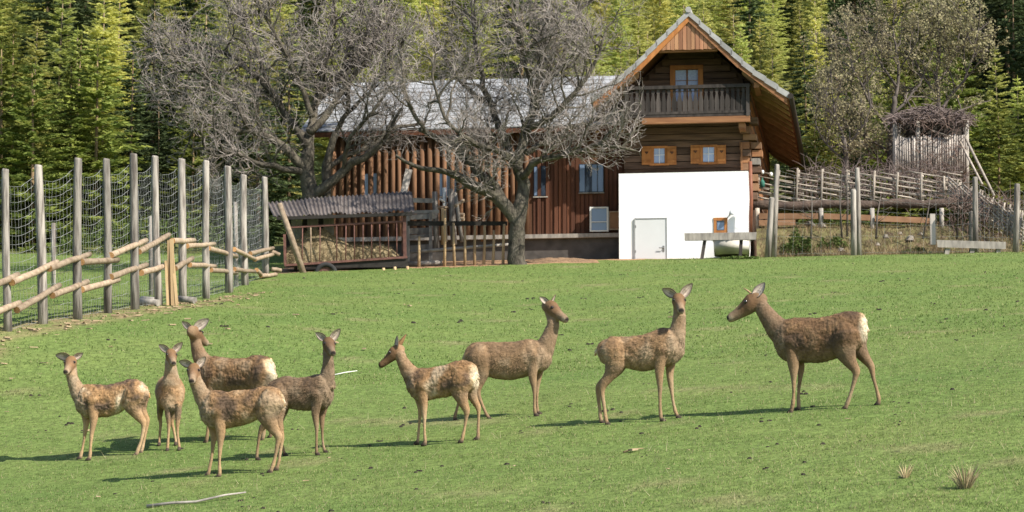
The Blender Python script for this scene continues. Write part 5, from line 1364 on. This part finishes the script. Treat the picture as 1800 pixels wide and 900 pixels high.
    # --- head
    secs = [(O + hf * t * Lh + hu * zc * Lh, hs * hw * Lh * .92, hu * hh * Lh) for t, zc, hw, hh in HEADS]
    add_loft(secs, 2, 18)
    # --- legs
    feet = []
    for li, Lg in enumerate(S['legs']):
        pts = list(Lg['p'])
        sh = li < 2 and not front_on; hp = li >= 2 and not front_on
        if hp: x0_, y0_, r0_ = pts[0]; pts = [(x0_ + fx * r0_ * .1, y0_ - r0_ * .95, r0_ * .35)] + pts
        if sh:
            x0_, y0_, r0_ = pts[0]; u_ = .01 / mpp * 1.0
            pts = [(x0_ - fx * 5 * u_, y0_ - 28 * u_, 2.2 * u_), (x0_ - fx * 4 * u_, y0_ - 21 * u_, 6.5 * u_), (x0_ + fx * 2 * u_, y0_ - 11 * u_, 8.5 * u_), (x0_ + fx * 2.0 * u_, y0_ - 3 * u_, 7.2 * u_)] + pts[1:]
        off = (-1 if Lg['s'] == 'n' else 1) * S.get('track', .105); o3 = Lg.get('dd')
        cs = []
        for i, (x, y, r) in enumerate(pts):
            if o3 is not None: cs.append(at(x, y, 0, D0 + o3))
            else: cs.append(at(x, y, off * cos(psi) * ([.9, 1.0, 1.28, 1.15][i] if sh and i < 4 else .7 if hp and i == 0 else 1.0 if i else .85)))
        rr = [r * mpp for *_, r in pts]
        rr = [max(r * (.82 if i >= len(rr) - 4 else 1), 0.0165) for i, r in enumerate(rr)]
        last = cs[-1]; gz = G(last.x, last.y); dz = gz + .035 - last.z; zt = cs[0].z; zl = last.z
        for i, c in enumerate(cs):
            w = min(1, max(0, (zt - c.z) / max(.01, zt - zl))); c.z += dz * w
        secs = []
        for i, (c, r) in enumerate(zip(cs, rr)):
            d = (cs[min(i + 1, len(cs) - 1)] - cs[max(0, i - 1)]).normalized()
            A = Lt - d * Lt.dot(d)
            if A.length < .3: A = Vector((1, 0, 0)) - d * d.x
            A.normalize(); B = d.cross(A).normalized()
            k = .55 if (i == 0 and r > .07) else .66 if r > .07 else .82 if r > .04 else .92
            secs.append((c, A * r * k, B * r))
        secs = cr(secs, 3)
        toe = F if not front_on else Vector((0, -1, 0))
        c, A, B = secs[-1]
        foot = Vector((c.x, c.y, gz)) + toe * .022
        add_loft(secs, 3 + li, 12)
        hoof = [(c + Vector((0, 0, .008)) , Lt * .024, toe * .027), (foot + Vector((0, 0, .012)) , Lt * .028, toe * .045), (foot + Vector((0, 0, -.012)), Lt * .027, toe * .047)]
        mb.loft(hoof, 10); skel.append((foot + Vector((0, 0, .008)), .034, 20, 1)); feet.append(foot)
    # --- tail
    tb = tor[1][0] + UP * tor[1][2].length * .72 - F * .03
    if 'tail' in S: tb = at(*S['tail'])
    te = tb - F * .045 - UP * .13
    mb.loft([(tb + F * .05 + UP * .02, Lt * .03, UP * .035), (tb, Lt * .034, (F + UP).normalized() * .036), (tb.lerp(te, .6), Lt * .026, F * .026), (te, Lt * .010, F * .012)], 10)
    for k in range(6): skel.append((tb.lerp(te, k / 5), .034, 21, k / 5))
    # --- fuse everything into one skin
    me = mb.mesh('red_deer'); tmp = bpy.data.objects.new('tmp', me); COL.objects.link(tmp)
    md = tmp.modifiers.new('r', 'REMESH'); md.mode = 'VOXEL'; md.voxel_size = .0115; md.use_smooth_shade = True
    sm = tmp.modifiers.new('s', 'SMOOTH'); sm.factor = .5; sm.iterations = 5
    dg = bpy.context.evaluated_depsgraph_get(); ev = tmp.evaluated_get(dg)
    me2 = bpy.data.meshes.new_from_object(ev); bpy.data.objects.remove(tmp); bpy.data.meshes.remove(me)
    nv = len(me2.vertices); V = np.empty(nv * 3); me2.vertices.foreach_get('co', V); V = V.reshape(-1, 3)
    NR_ = np.empty(nv * 3); me2.vertex_normals.foreach_get('vector', NR_); NR_ = NR_.reshape(-1, 3)
    # --- coat colours by body region
    SP = np.array([tuple(s[0]) for s in skel]); SR = np.array([s[1] for s in skel]); SG = np.array([s[2] for s in skel]); ST = np.array([s[3] for s in skel])
    best = np.full(nv, 1e9); bi = np.zeros(nv, int)
    for a in range(0, nv, 4000):
        d = np.linalg.norm(V[a:a + 4000, None, :] - SP[None], axis=2) / SR[None]; bi[a:a + 4000] = d.argmin(1)
    reg = SG[bi]; tt = ST[bi]
    Fn = np.array(F); o0 = np.array(tor[0][0]); L_ = float((tor[-1][0] - tor[0][0]).length); al = (V - o0) @ np.array((tor[-1][0] - tor[0][0]).normalized()); sN = al / L_
    cz = np.array([tuple(s[0]) for s in tor]); chh = np.array([s[2].length for s in tor]); cs_ = ((cz - o0) @ np.array((tor[-1][0] - tor[0][0]).normalized())) / L_
    order = np.argsort(cs_); zc = np.interp(sN, cs_[order], cz[order, 2]); hc = np.interp(sN, cs_[order], chh[order]); hN = (V[:, 2] - zc) / np.maximum(hc, .05)
    r_ = np.random.RandomState(S['seed'])
    def nz(f, o): return np.array([noise.noise(Vector((p[0] * f + o, p[1] * f, p[2] * f))) for p in V])
    n1 = nz(4.2, S['seed'] * 3.1); n2 = nz(11, S['seed'] * 7.7); n3 = nz(34, 4.0)
    tone = S.get('tone', .4)      # 0 brown .. 1 tan
    base = BROWN * (1 - tone) + TAN * tone; g = S.get('grey', .3); base = base * (1 - g) + GREY * g
    col = np.tile(base, (nv, 1))
    def mixto(c, w): 
        nonlocal col
        w = np.clip(w, 0, 1)[:, None]; col = col * (1 - w) + np.asarray(c) * w
    leg = (reg >= 3) & (reg < 20)
    bodyb = (reg == 0); body = bodyb + leg * np.clip((.42 - tt) * 4, 0, 1)
    moult = S.get('moult', .6)
    mixto(DARK * 1.1, body * np.clip((n1 + .35 * n2 - .04) * 3.6, 0, 1) * .74 * moult * (hN > -.6))
    mixto(PALE * .95, body * np.clip((-n1 + .35 * n2 - .13) * 3.5, 0, 1) * .6 * moult * S.get('pale', 1))
    mixto(ORNG * .75, body * np.clip((n2 + .3 * n3 - .12) * 2.5, 0, 1) * .35 * moult * (hN > .1))
    mixto(DARK * 1.2, body * np.clip((hN - .86) * 5, 0, 1) * .35)
    mixto(PALE * .85, body * np.clip((-hN - .45) * 1.6, 0, 1) * .35)
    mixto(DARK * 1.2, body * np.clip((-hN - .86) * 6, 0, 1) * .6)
    neck = (reg == 1)
    mixto(base * .9 + .01, neck * .7); 
    thr = np.clip(((V - np.array(tor[-1][0])) @ Fn + .05) * 5, 0, 1) * (V[:, 2] < cs[0].z + 9)
    mixto(GREY * 1.25, (neck * (.35 + .3 * n2) + (bodyb & (sN > .86)) * .45) * S.get('throat', 1.0))
    # rump patch
    rs = S.get('rumpr', .19); rump = np.array(tor[0][0]) - Fn * (rs * .25) + np.array((0, 0, tor[2][2].length * .22))
    dv = V - rump; al_ = dv @ Fn; dr = np.sqrt(np.maximum(0, (dv ** 2).sum(1) + al_ * np.abs(al_) * 1.2)) - .05 * n2 - .035 * n1 - .015 * n3
    ok = ((reg == 0) | (reg >= 3) & (reg < 20)) & (al_ < rs * 1.1); rp = S.get('rump', 1.0)
    gn = S.get('gain', 1.0)
    mixto(CREAM / gn, ok * np.clip((rs - dr) / .05, 0, 1) * .9 * rp)
    mixto(WHITE_ / gn, ok * np.clip((rs * .78 - np.linalg.norm(V - (rump - np.array((0, 0, .07))), axis=1) - .03 * n2) / .06, 0, 1) * .8 * rp)
    mixto(ORNG * 1.15 / gn, ok * np.clip((V[:, 2] - (rump[2] + rs * .38)) / .07 + n2 * .4, 0, 1) * np.clip((rs * 1.08 - dr) / .05, 0, 1) * .75 * rp)
    mixto(ORNG, (reg == 21) * .85)
    # legs
    mixto(LEG * S.get('leg', 1.0), leg * np.clip((tt - .25) * 2.8, 0, 1) * .85)
    mixto(DARK * 1.6, leg * np.clip(n1 * 2 + .1, 0, 1) * np.clip((tt - .3) * 3, 0, 1) * .35)
    mixto(PALE, leg * np.clip(-n1 * 2 - .1, 0, 1) * np.clip((tt - .3) * 3, 0, 1) * .3)
    mixto(HOOF, (reg == 20) * 1.0); mixto(HOOF * 2.2, leg * np.clip((tt - .95) * 18, 0, 1) * .5)
    # head: rufous brow, grey cheeks, pale muzzle ring, dark nose
    hd = (reg == 2); q = V - np.array(O); a = q @ np.array(hf) / Lh; b = q @ np.array(hu) / Lh; s_ = q @ np.array(hs) / Lh
    fc = BROWN * (.85 if not S.get('face_shade') else .45); mixto(fc * 1.15, hd * .8 * np.clip((a + .02) * 5, 0, 1))  # a face in shadow gets its shade through this darker coat colour
    mixto(GREY * 1.1, hd * np.clip(1 - (a + .02) * 5, 0, 1) * .4)
    mixto(ORNG * .36, hd * np.clip((b - .10) * 8, 0, 1) * np.clip(1 - np.abs(a - .25) * 3.2, 0, 1) * .6)
    mixto(DARK * 1.6, hd * np.clip((b - .02) * 8, 0, 1) * np.clip((a - .45) * 4, 0, 1) * np.exp(-(s_ / .08) ** 2) * .5)
    if not S.get('face_shade'):
        mixto(GREY * 1.2, hd * np.clip((a - .55) * 5, 0, 1) * .55); mixto(PALE * 1.1, hd * np.clip((a - .80) * 9, 0, 1) * np.clip((-b - .06) * 10, 0, 1) * .8)
        mixto(GREY * 1.3, hd * np.clip((-b - .08) * 6, 0, 1) * .5)
    mixto(DARK, hd * np.exp(-(((a - .40) / .075) ** 2 + ((b - .085) / .06) ** 2)) * .9)
    mixto(PALE * .9, hd * np.clip((a - .80) * 9, 0, 1) * np.clip((np.abs(s_) - .06) * 18, 0, 1) * (0 if S.get('face_shade') else .6)); mixto(NOSE, hd * np.clip((a - .93) * 25, 0, 1) * np.clip((b + .145) * 22, 0, 1))
    mixto(DARK * .7, hd * (a > .72) * np.exp(-((b + .155) / .012) ** 2) * .8)
    ed = np.empty(len(me2.edges) * 2, dtype=np.int64); me2.edges.foreach_get('vertices', ed); ed = ed.reshape(-1, 2)
    deg = np.bincount(ed.ravel(), minlength=nv)[:, None]
    for it in range(5):
        acc = np.zeros_like(col)
        for c_ in range(3): acc[:, c_] = np.bincount(ed[:, 0], col[ed[:, 1], c_], nv) + np.bincount(ed[:, 1], col[ed[:, 0], c_], nv)
        keep = hd[:, None] | (reg == 20)[:, None]
        col = np.where(keep & (it > 0), col, .35 * col + .65 * acc / np.maximum(deg, 1))
    lock = body * np.clip(n2 * 1.2 + n3 * 1.1, -1, 1) * moult
    col *= (1 + .16 * n3 + .08 * n2 + .12 * lock)[:, None] * S.get('gain', 1.0)
    mott = np.where(hd | leg, .35, np.where(neck, .6, 1.0))
    # shaggy relief of the moulting coat
    amp = np.where(bodyb, .010 * moult + .003, np.where(neck, .006, .0012 + .007 * body * moult)) 
    V = V + NR_ * (amp * (n2 * .9 + n3 * .7))[:, None]
    # --- ears, fur tips: joined to the same mesh
    ev_, ef, ec = [], [], []
    sides = []
    for tip in h['ears']:
        cand = []
        for sg in (-1, 1): cand.append(O + hf * .09 * Lh + hs * sg * .15 * Lh + hu * .15 * Lh)
        sides.append((tip, cand))
    e0 = sides[0]; 
    for i, (tip, cand) in enumerate(sides):
        tx, ty = px(*tip[:2]); 
        cx_ = [900 + FP * c.x / c.y for c in cand]
        if len(tip) > 2: sg = (0 if cand[0].y < cand[1].y else 1) if tip[2] == 'n' else (1 if cand[0].y < cand[1].y else 0)
        else: sg = 0 if (cx_[0] < cx_[1]) == (i == 0) else 1
        b0 = cand[sg]; t0 = P(tx, ty, b0.y + h.get('eoff', (0, 0))[i]); Le = (t0 - b0).length; ax = (t0 - b0).normalized()
        opn = Vector(h['open'][i] if 'open' in h else (hf + hs * (-.35 if sg == 0 else .35)))
        opn = (opn - ax * opn.dot(ax)).normalized(); sd = ax.cross(opn).normalized(); wm = min(.072, .38 * Le)
        b0 = b0 - ax * .025
        nS, nQ = 12, 8; st = len(ev_)
        for layer in (0, 1):
            for si in range(nS + 1):
                s = si / nS; w = wm * (sin(pi * min(1, s * .82 + .17)) ** .75) * (1.02 - .15 * s) if si < nS else .002
                for qi in range(nQ + 1):
                    u = -1 + 2 * qi / nQ; curl = (1 - u * u) * w * (.55 - .25 * s)
                    p = b0 + ax * (Le + .02) * s + sd * w * u - opn * (curl + (.009 if layer else 0) * (1 - .6 * s))
                    ev_.append(tuple(p))
                    if layer == 0:
                        rim = abs(u) ** 3; streak = .5 + .5 * sin(u * 14 + s * 3)
                        c_ = np.array([.58, .48, .40]) * (1 - rim * .75) * (.72 + .35 * streak * (s < .75)) * (1 - .4 * (s > .9)); c_ = c_ * (.6 if (abs(u) < .3 and s < .5) else 1)
                    else: c_ = base * .8
                    ec.append((*c_, .3))
        w_ = (nQ + 1)
        for layer in (0, 1):
            o_ = st + layer * (nS + 1) * w_
            for si in range(nS):
                for qi in range(nQ):
                    f_ = [o_ + si * w_ + qi, o_ + si * w_ + qi + 1, o_ + (si + 1) * w_ + qi + 1, o_ + (si + 1) * w_ + qi]
                    ef.append(f_ if layer == 0 else f_[::-1])
        for qi in (0, nQ):
            for si in range(nS):
                a_ = st + si * w_ + qi; b_ = a_ + (nS + 1) * w_; ef.append([a_, a_ + w_, b_ + w_, b_])
    sel = np.where(bodyb | neck | (leg & (tt < .45)))[0]; k_ = r_.choice(sel, min(len(sel), 9000), replace=False)
    fd = -Fn * .75 + np.array([0, 0, -.65])
    for i in k_:
        p = V[i]; n_ = NR_[i]; d = fd - n_ * (fd @ n_); d = d / (np.linalg.norm(d) + 1e-6) + n_ * .28 + r_.randn(3) * .16; d /= np.linalg.norm(d)
        ln = (.016 + .024 * r_.rand()) * (1.0 if reg[i] == 0 else .75); w = np.cross(d, n_); w = w / (np.linalg.norm(w) + 1e-6) * .0042
        st = len(ev_); c_ = col[i] * (.88 + .26 * r_.rand())
        for q_ in (p - w - n_ * .002, p + w - n_ * .002, p + d * ln): ev_.append(tuple(q_)); ec.append((*c_, .4))
        ef.append([st, st + 1, st + 2])
    # --- assemble
    fcs = [list(p.vertices) for p in me2.polygons]; nf = len(fcs)
    base_pt = Vector((sum(f.x for f in feet) / len(feet), sum(f.y for f in feet) / len(feet), 0)); base_pt.z = min(f.z for f in feet)
    allv = np.vstack([V, np.array(ev_)]) - np.array(base_pt)
    me = bpy.data.meshes.new('red_deer'); me.from_pydata(allv.tolist(), [], fcs + [[nv + i for i in f] for f in ef])
    me.polygons.foreach_set('use_smooth', [True] * len(me.polygons))
    at_ = me.color_attributes.new('Col', 'FLOAT_COLOR', 'POINT')
    cc = np.vstack([np.hstack([np.clip(col, 0, 1), mott[:, None]]), np.array(ec)]); at_.data.foreach_set('color', cc.ravel())
    me.materials.append(M['coat']); me.update(); bpy.data.meshes.remove(me2)
    o = bpy.data.objects.new('red_deer', me); COL.objects.link(o); o.location = base_pt
    tag(o, S['label'], 'deer', 'red deer on the meadow')
    for sg in (-1, 1):
        c = O + hf * .395 * Lh + hs * sg * .176 * Lh + hu * .082 * Lh; mb = MB(); R = .045 * Lh
        lathe(mb, c, [(.001, -R)] + [(R * sin(pi * k / 7), -R * cos(pi * k / 7)) for k in range(1, 7)] + [(.001, R)], 12); obj('eye', mb, M['eye'], o)
    for (bx, by, tx, ty, r) in S.get('antlers', []):
        b = O + hf * .2 * Lh + hu * .2 * Lh + hs * .08 * Lh * (1 if hs.y > 0 else -1); 
        b2 = at(bx, by, .0, b.y); t = at(tx, ty, 0, b.y); mb = MB(); mb.tube([b2 - (t - b2) * .15, b2, b2.lerp(t, .55) + UP * .008, t], [r * 1.3, r * 1.15, r * .9, r * .5], 9); obj('antler', mb, M['antler'], o)
    return o
CA = (80, 550, 900 / 280); CB = (300, 550, 3.0); CC = (430, 560, 3.6); CD = (660, 570, 900 / 220); CE = (780, 500, 3.6); CF = (1020, 480, 714 / 230); CG = (1260, 480, 1073 / 310)
DEER = [
 dict(crop=CA, face=-1, yaw=4, seed=1, label='scruffy young deer at far left with pale bare flank patches, facing the camera', tone=.8, grey=.2, moult=1.25, pale=1.3, gain=1.0, throat=2.0, leg=1.2, rump=.6, rumpr=.13,
  torso=[(574, 418, 455), (548, 393, 505), (510, 374, 535), (470, 374, 532), (430, 387, 556), (385, 399, 580), (340, 408, 588), (295, 406, 592), (250, 402, 592), (215, 408, 582), (188, 435, 562), (172, 485, 538)],
  neck=[(222, 490, 66), (182, 440, 46), (160, 392, 36), (147, 345, 32)], head=dict(L=.36, c=(140, 283), f=(-.08, -.9, -.38), ears=[(53, 238), (214, 225)]), tail=(572, 430),
  legs=[dict(s='n', p=[(268, 540, 40), (272, 600, 25), (265, 660, 16), (259, 705, 15), (254, 770, 10.5), (252, 805, 13), (250, 828, 12)]), dict(s='f', p=[(228, 560, 34), (230, 620, 21), (226, 665, 15), (217, 735, 10.5), (207, 790, 10), (202, 812, 13), (198, 833, 12)]),
   dict(s='n', p=[(512, 460, 72), (492, 530, 56), (520, 580, 31), (552, 622, 21), (553, 660, 15), (540, 730, 12), (524, 775, 14), (516, 800, 13)]), dict(s='f', p=[(535, 470, 50), (530, 545, 42), (555, 585, 25), (573, 615, 18), (568, 670, 13), (556, 735, 11), (548, 772, 13), (543, 792, 12)])]),
 dict(crop=CA, face=1, yaw=-84, seed=2, label='young deer standing chest-on with ears spread between the two leftmost deer', tone=.7, grey=.25, moult=.5, rump=0, gain=.92, throat=2.0, leg=1.2, D=None, ref=1,
  torso3=[(712, 490, -.06, .06, .10), (712, 478, .0, .135, .20), (710, 462, .12, .175, .235), (706, 452, .3, .195, .245), (702, 446, .55, .20, .24), (699, 440, .78, .185, .22), (696, 436, .95, .14, .17), (695, 432, 1.03, .06, .08)], torso=[],
  neck=[(712, 470, 52), (710, 400, 47), (708, 340, 38), (707, 292, 32)], neckD=[.10, .05, .02, .0], head=dict(L=.34, c=(711, 240), f=(.28, -.9, -.36), D=None, ears=[(637, 178), (776, 164)]),
  legs=[dict(s='n', dd=.03, p=[(688, 520, 34), (694, 590, 20), (697, 640, 15.5), (694, 705, 10.5), (691, 750, 12), (689, 782, 12)]), dict(s='n', dd=.0, p=[(752, 510, 36), (750, 580, 21), (746, 635, 16), (746, 695, 11), (752, 745, 12), (756, 776, 12)]),
   dict(s='n', dd=.62, p=[(655, 480, 50), (648, 555, 30), (645, 610, 19), (650, 650, 14), (646, 715, 11), (642, 778, 12)]), dict(s='n', dd=.5, p=[(735, 480, 50), (730, 570, 26), (712, 620, 18), (722, 670, 13), (730, 715, 11), (737, 758, 12)])]),
 dict(crop=CB, face=-1, yaw=10, seed=3, label='nearest deer in the left group, tan mottled coat, body overlapping two others', tone=.62, grey=.22, moult=1.1, pale=.6, gain=.9, throat=1.7, leg=1.15, rumpr=.15,
  torso=[(597, 440, 482), (574, 404, 520), (535, 390, 545), (490, 388, 550), (445, 397, 568), (400, 407, 588), (350, 410, 600), (300, 413, 607), (255, 410, 610), (215, 412, 606), (185, 440, 588), (166, 490, 565)],
  neck=[(212, 500, 66), (172, 445, 48), (146, 392, 39), (130, 348, 34)], head=dict(L=.355, c=(121, 306), f=(.03, -.9, -.40), ears=[(40, 254), (186, 228)]), tail=(585, 440),
  legs=[dict(s='n', p=[(262, 570, 42), (264, 630, 27), (262, 690, 17), (260, 730, 15), (257, 790, 11), (258, 836, 13), (259, 862, 12)]), dict(s='f', p=[(225, 580, 36), (228, 650, 22), (224, 705, 16), (217, 770, 11), (207, 826, 12), (199, 868, 12)]),
   dict(s='n', p=[(528, 470, 76), (510, 545, 60), (540, 610, 33), (570, 658, 22), (563, 700, 15), (550, 770, 12), (540, 810, 14), (531, 834, 13)]), dict(s='f', p=[(560, 490, 50), (555, 560, 42), (575, 625, 24), (587, 655, 17), (580, 705, 13), (572, 765, 11.5), (562, 802, 13)])]),
 dict(crop=CB, face=-1, yaw=24, seed=4, label='big brown hind of the left group with cream rump towards us, head turned away', tone=.35, grey=.1, moult=1.0, pale=.5, gain=.8, rumpr=.26, D=None, track=.12,
  torso=[(542, 270, 330), (522, 238, 395), (485, 226, 412), (440, 226, 420), (390, 236, 425), (330, 240, 428), (270, 234, 428), (215, 228, 425), (182, 240, 410), (166, 285, 380)],
  neck=[(200, 290, 62), (160, 238, 44), (137, 180, 34), (130, 140, 29)], head=dict(L=.40, c=(133, 108), f=(.42, .80, -.25), ears=[(57, 44), (204, 30)], open=[(-.5, -.75, .1), (.45, -.75, .2)]), tail=(528, 275),
  legs=[dict(s='n', p=[(215, 400, 42), (214, 470, 27), (205, 540, 17), (200, 580, 15), (196, 630, 11), (192, 660, 13), (190, 680, 12)]), dict(s='f', p=[(245, 400, 36), (245, 470, 22), (240, 540, 16), (238, 600, 11), (236, 640, 12), (234, 668, 12)]),
   dict(s='n', p=[(485, 320, 78), (470, 400, 60), (492, 460, 33), (512, 500, 22), (505, 540, 15), (496, 600, 12), (490, 640, 14), (486, 660, 13)]), dict(s='f', p=[(510, 330, 55), (505, 400, 46), (525, 450, 26), (540, 490, 18), (535, 540, 13), (530, 600, 12), (528, 645, 13)])], ref=0),
 dict(crop=CC, face=1, yaw=-16, seed=5, label='greyish dark deer standing right behind the nearest deer, looking at the camera', tone=.1, grey=.45, moult=.8, pale=.5, gain=.66, throat=1.3, rump=.4, rumpr=.13,
  torso=[(148, 420, 470), (172, 396, 530), (215, 376, 552), (262, 364, 562), (310, 371, 574), (360, 374, 582), (405, 366, 584), (450, 352, 577), (490, 350, 570), (525, 372, 556), (550, 415, 525)],
  neck=[(510, 432, 66), (524, 362, 49), (529, 305, 40), (530, 255, 35)], head=dict(L=.355, c=(534, 163), f=(.30, -.88, -.36), ears=[(446, 86), (608, 61)]), tail=(158, 425),
  legs=[dict(s='n', p=[(448, 540, 40), (448, 610, 26), (454, 680, 17), (456, 715, 15), (455, 780, 11.5), (455, 838, 14), (455, 864, 13)]), dict(s='f', p=[(492, 560, 32), (490, 630, 21), (490, 685, 16), (491, 730, 13), (494, 795, 11), (500, 835, 13), (507, 857, 13)]),
   dict(s='n', p=[(215, 470, 76), (215, 560, 55), (165, 630, 32), (112, 690, 22), (95, 735, 16), (85, 800, 12.5), (79, 850, 14), (77, 880, 13)]), dict(s='f', p=[(240, 480, 55), (245, 570, 42), (225, 650, 26), (212, 710, 18), (222, 760, 13), (236, 820, 12), (246, 860, 13), (252, 882, 12)])]),
 dict(crop=CE, face=1, yaw=-12, seed=6, label='plump even brown hind in the middle looking to the right, rump overlapping the fawn', tone=.55, grey=.4, moult=.4, gain=.8, rump=.55, rumpr=.15,
  torso=[(132, 432, 485), (152, 394, 525), (190, 368, 548), (240, 361, 570), (300, 362, 590), (360, 363, 603), (420, 363, 605), (480, 355, 597), (530, 345, 582), (580, 350, 565), (630, 366, 548), (662, 398, 525), (682, 440, 492)],
  neck=[(622, 432, 72), (660, 355, 54), (684, 285, 44), (692, 225, 38)], head=dict(L=.40, c=(690, 152), f=(.68, -.55, -.42), ears=[(604, 77), (711, 61)]), tail=(142, 425),
  legs=[dict(s='n', p=[(560, 510, 48), (562, 580, 29), (570, 650, 19), (574, 690, 16), (574, 760, 12), (576, 805, 15), (578, 828, 14)]), dict(s='f', p=[(602, 520, 36), (598, 600, 22), (592, 670, 16), (590, 740, 12), (592, 790, 13), (595, 815, 13)]),
   dict(s='n', p=[(228, 460, 84), (238, 560, 60), (222, 640, 34), (212, 690, 24), (226, 735, 17), (252, 800, 13), (270, 842, 15), (283, 862, 14)]), dict(s='f', p=[(200, 470, 60), (190, 570, 45), (150, 650, 28), (115, 705, 20), (100, 750, 14), (84, 815, 12.5), (74, 855, 15), (68, 880, 13)])]),
 dict(crop=CD, face=-1, yaw=17, seed=7, label='spotty young deer with dark face in profile looking left, cream rump towards the camera', tone=.6, grey=.12, moult=1.1, gain=.92, leg=1.15, face_shade=True, rumpr=.23,
  torso=[(730, 325, 395), (714, 288, 450), (672, 267, 488), (620, 258, 505), (560, 268, 512), (500, 290, 524), (440, 304, 535), (390, 312, 546), (340, 313, 552), (300, 318, 548), (262, 338, 522), (236, 395, 480)],
  neck=[(285, 395, 80), (228, 322, 56), (193, 262, 44), (176, 215, 38)], head=dict(L=.33, c=(130, 205), f=(-.78, .05, -.52), ears=[(156, 76), (222, 68)], eoff=(0, 0), open=[(-.8, -.45, .1), (-.9, .2, .1)]), tail=(722, 330),
  legs=[dict(s='n', p=[(345, 510, 50), (348, 580, 30), (350, 650, 21), (352, 700, 18), (352, 780, 13), (356, 836, 17), (358, 866, 16)]), dict(s='f', p=[(322, 530, 40), (323, 610, 24), (320, 670, 19), (315, 740, 13), (309, 810, 14), (304, 868, 15)]),
   dict(s='n', p=[(622, 400, 90), (605, 490, 68), (632, 570, 38), (656, 632, 26), (652, 680, 18), (640, 760, 14), (628, 815, 18), (622, 840, 16)]), dict(s='f', p=[(685, 410, 66), (685, 490, 50), (712, 555, 30), (738, 605, 22), (742, 660, 16), (739, 740, 14), (738, 790, 17), (738, 822, 16)])]),
 dict(crop=CF, face=1, yaw=-18, seed=8, label='lean deer right of centre standing sideways with spread ears, looking at the camera', tone=.55, grey=.3, moult=.8, pale=.7, gain=.86, throat=1.5, rump=.7, rumpr=.13,
  torso=[(96, 395, 432), (112, 375, 480), (150, 357, 505), (200, 345, 512), (250, 345, 520), (300, 342, 530), (350, 335, 537), (400, 314, 528), (440, 300, 514), (480, 300, 506), (520, 314, 492), (545, 350, 470), (562, 388, 445)],
  neck=[(508, 392, 66), (530, 322, 48), (538, 270, 39), (541, 220, 34)], head=dict(L=.375, c=(538, 152), f=(.06, -.9, -.38), ears=[(444, 84), (614, 54)]), tail=(98, 400),
  legs=[dict(s='n', p=[(432, 470, 42), (432, 540, 26), (434, 605, 18), (435, 645, 16), (435, 720, 11.5), (438, 775, 14), (441, 803, 14)]), dict(s='f', p=[(488, 480, 36), (489, 550, 22), (494, 610, 17), (499, 655, 14), (508, 715, 11), (518, 762, 14), (528, 787, 13)]),
   dict(s='n', p=[(178, 420, 76), (188, 510, 58), (160, 570, 34), (122, 632, 23), (120, 680, 17), (132, 760, 13), (138, 810, 15), (143, 838, 14)]), dict(s='f', p=[(200, 430, 55), (205, 520, 46), (160, 580, 28), (102, 635, 19), (98, 690, 15), (106, 765, 12.5), (110, 812, 15), (113, 838, 14)])]),
 dict(crop=CG, face=-1, yaw=20, seed=9, label='largest dark brown deer at far right in profile with short spike antler and white rump', tone=.12, grey=.08, moult=.85, pale=.15, gain=.70, leg=1.15, rumpr=.26, maxw=.225, track=.12,
  torso=[(914, 290, 350), (897, 250, 410), (860, 236, 460), (815, 233, 485), (760, 240, 505), (700, 256, 528), (640, 268, 546), (560, 270, 547), (500, 268, 545), (440, 275, 540), (400, 290, 525), (368, 320, 490), (350, 370, 440)],
  neck=[(415, 380, 88), (350, 315, 66), (300, 250, 52), (272, 205, 44)], head=dict(L=.46, c=(205, 182), f=(-.86, .12, -.42), ears=[(294, 54, 'n'), (282, 66, 'f')], open=[(-.55, -.85, .1), (-.8, .3, .1)]), tail=(900, 300), antlers=[(222, 137, 163, 92, .013)],
  legs=[dict(s='n', p=[(458, 470, 62), (465, 550, 38), (468, 620, 24), (468, 670, 19), (468, 745, 13), (463, 805, 17), (455, 845, 15)]), dict(s='f', p=[(505, 500, 42), (510, 580, 26), (507, 645, 19), (498, 730, 13), (497, 790, 16), (500, 828, 15)]),
   dict(s='n', p=[(785, 370, 92), (778, 470, 72), (815, 545, 40), (848, 598, 27), (838, 650, 19), (815, 730, 14), (796, 785, 18), (786, 808, 15)]), dict(s='f', p=[(850, 380, 68), (862, 460, 54), (905, 525, 33), (940, 575, 23), (952, 640, 16), (972, 710, 14), (984, 765, 17), (986, 792, 15)])]),
]
for S in DEER:
    for k in ('D',):
        if S.get(k, 1) is None: S.pop(k)
    if S['head'].get('D', 1) is None: S['head'].pop('D')
    e = S['head']['ears']
    deer(S)
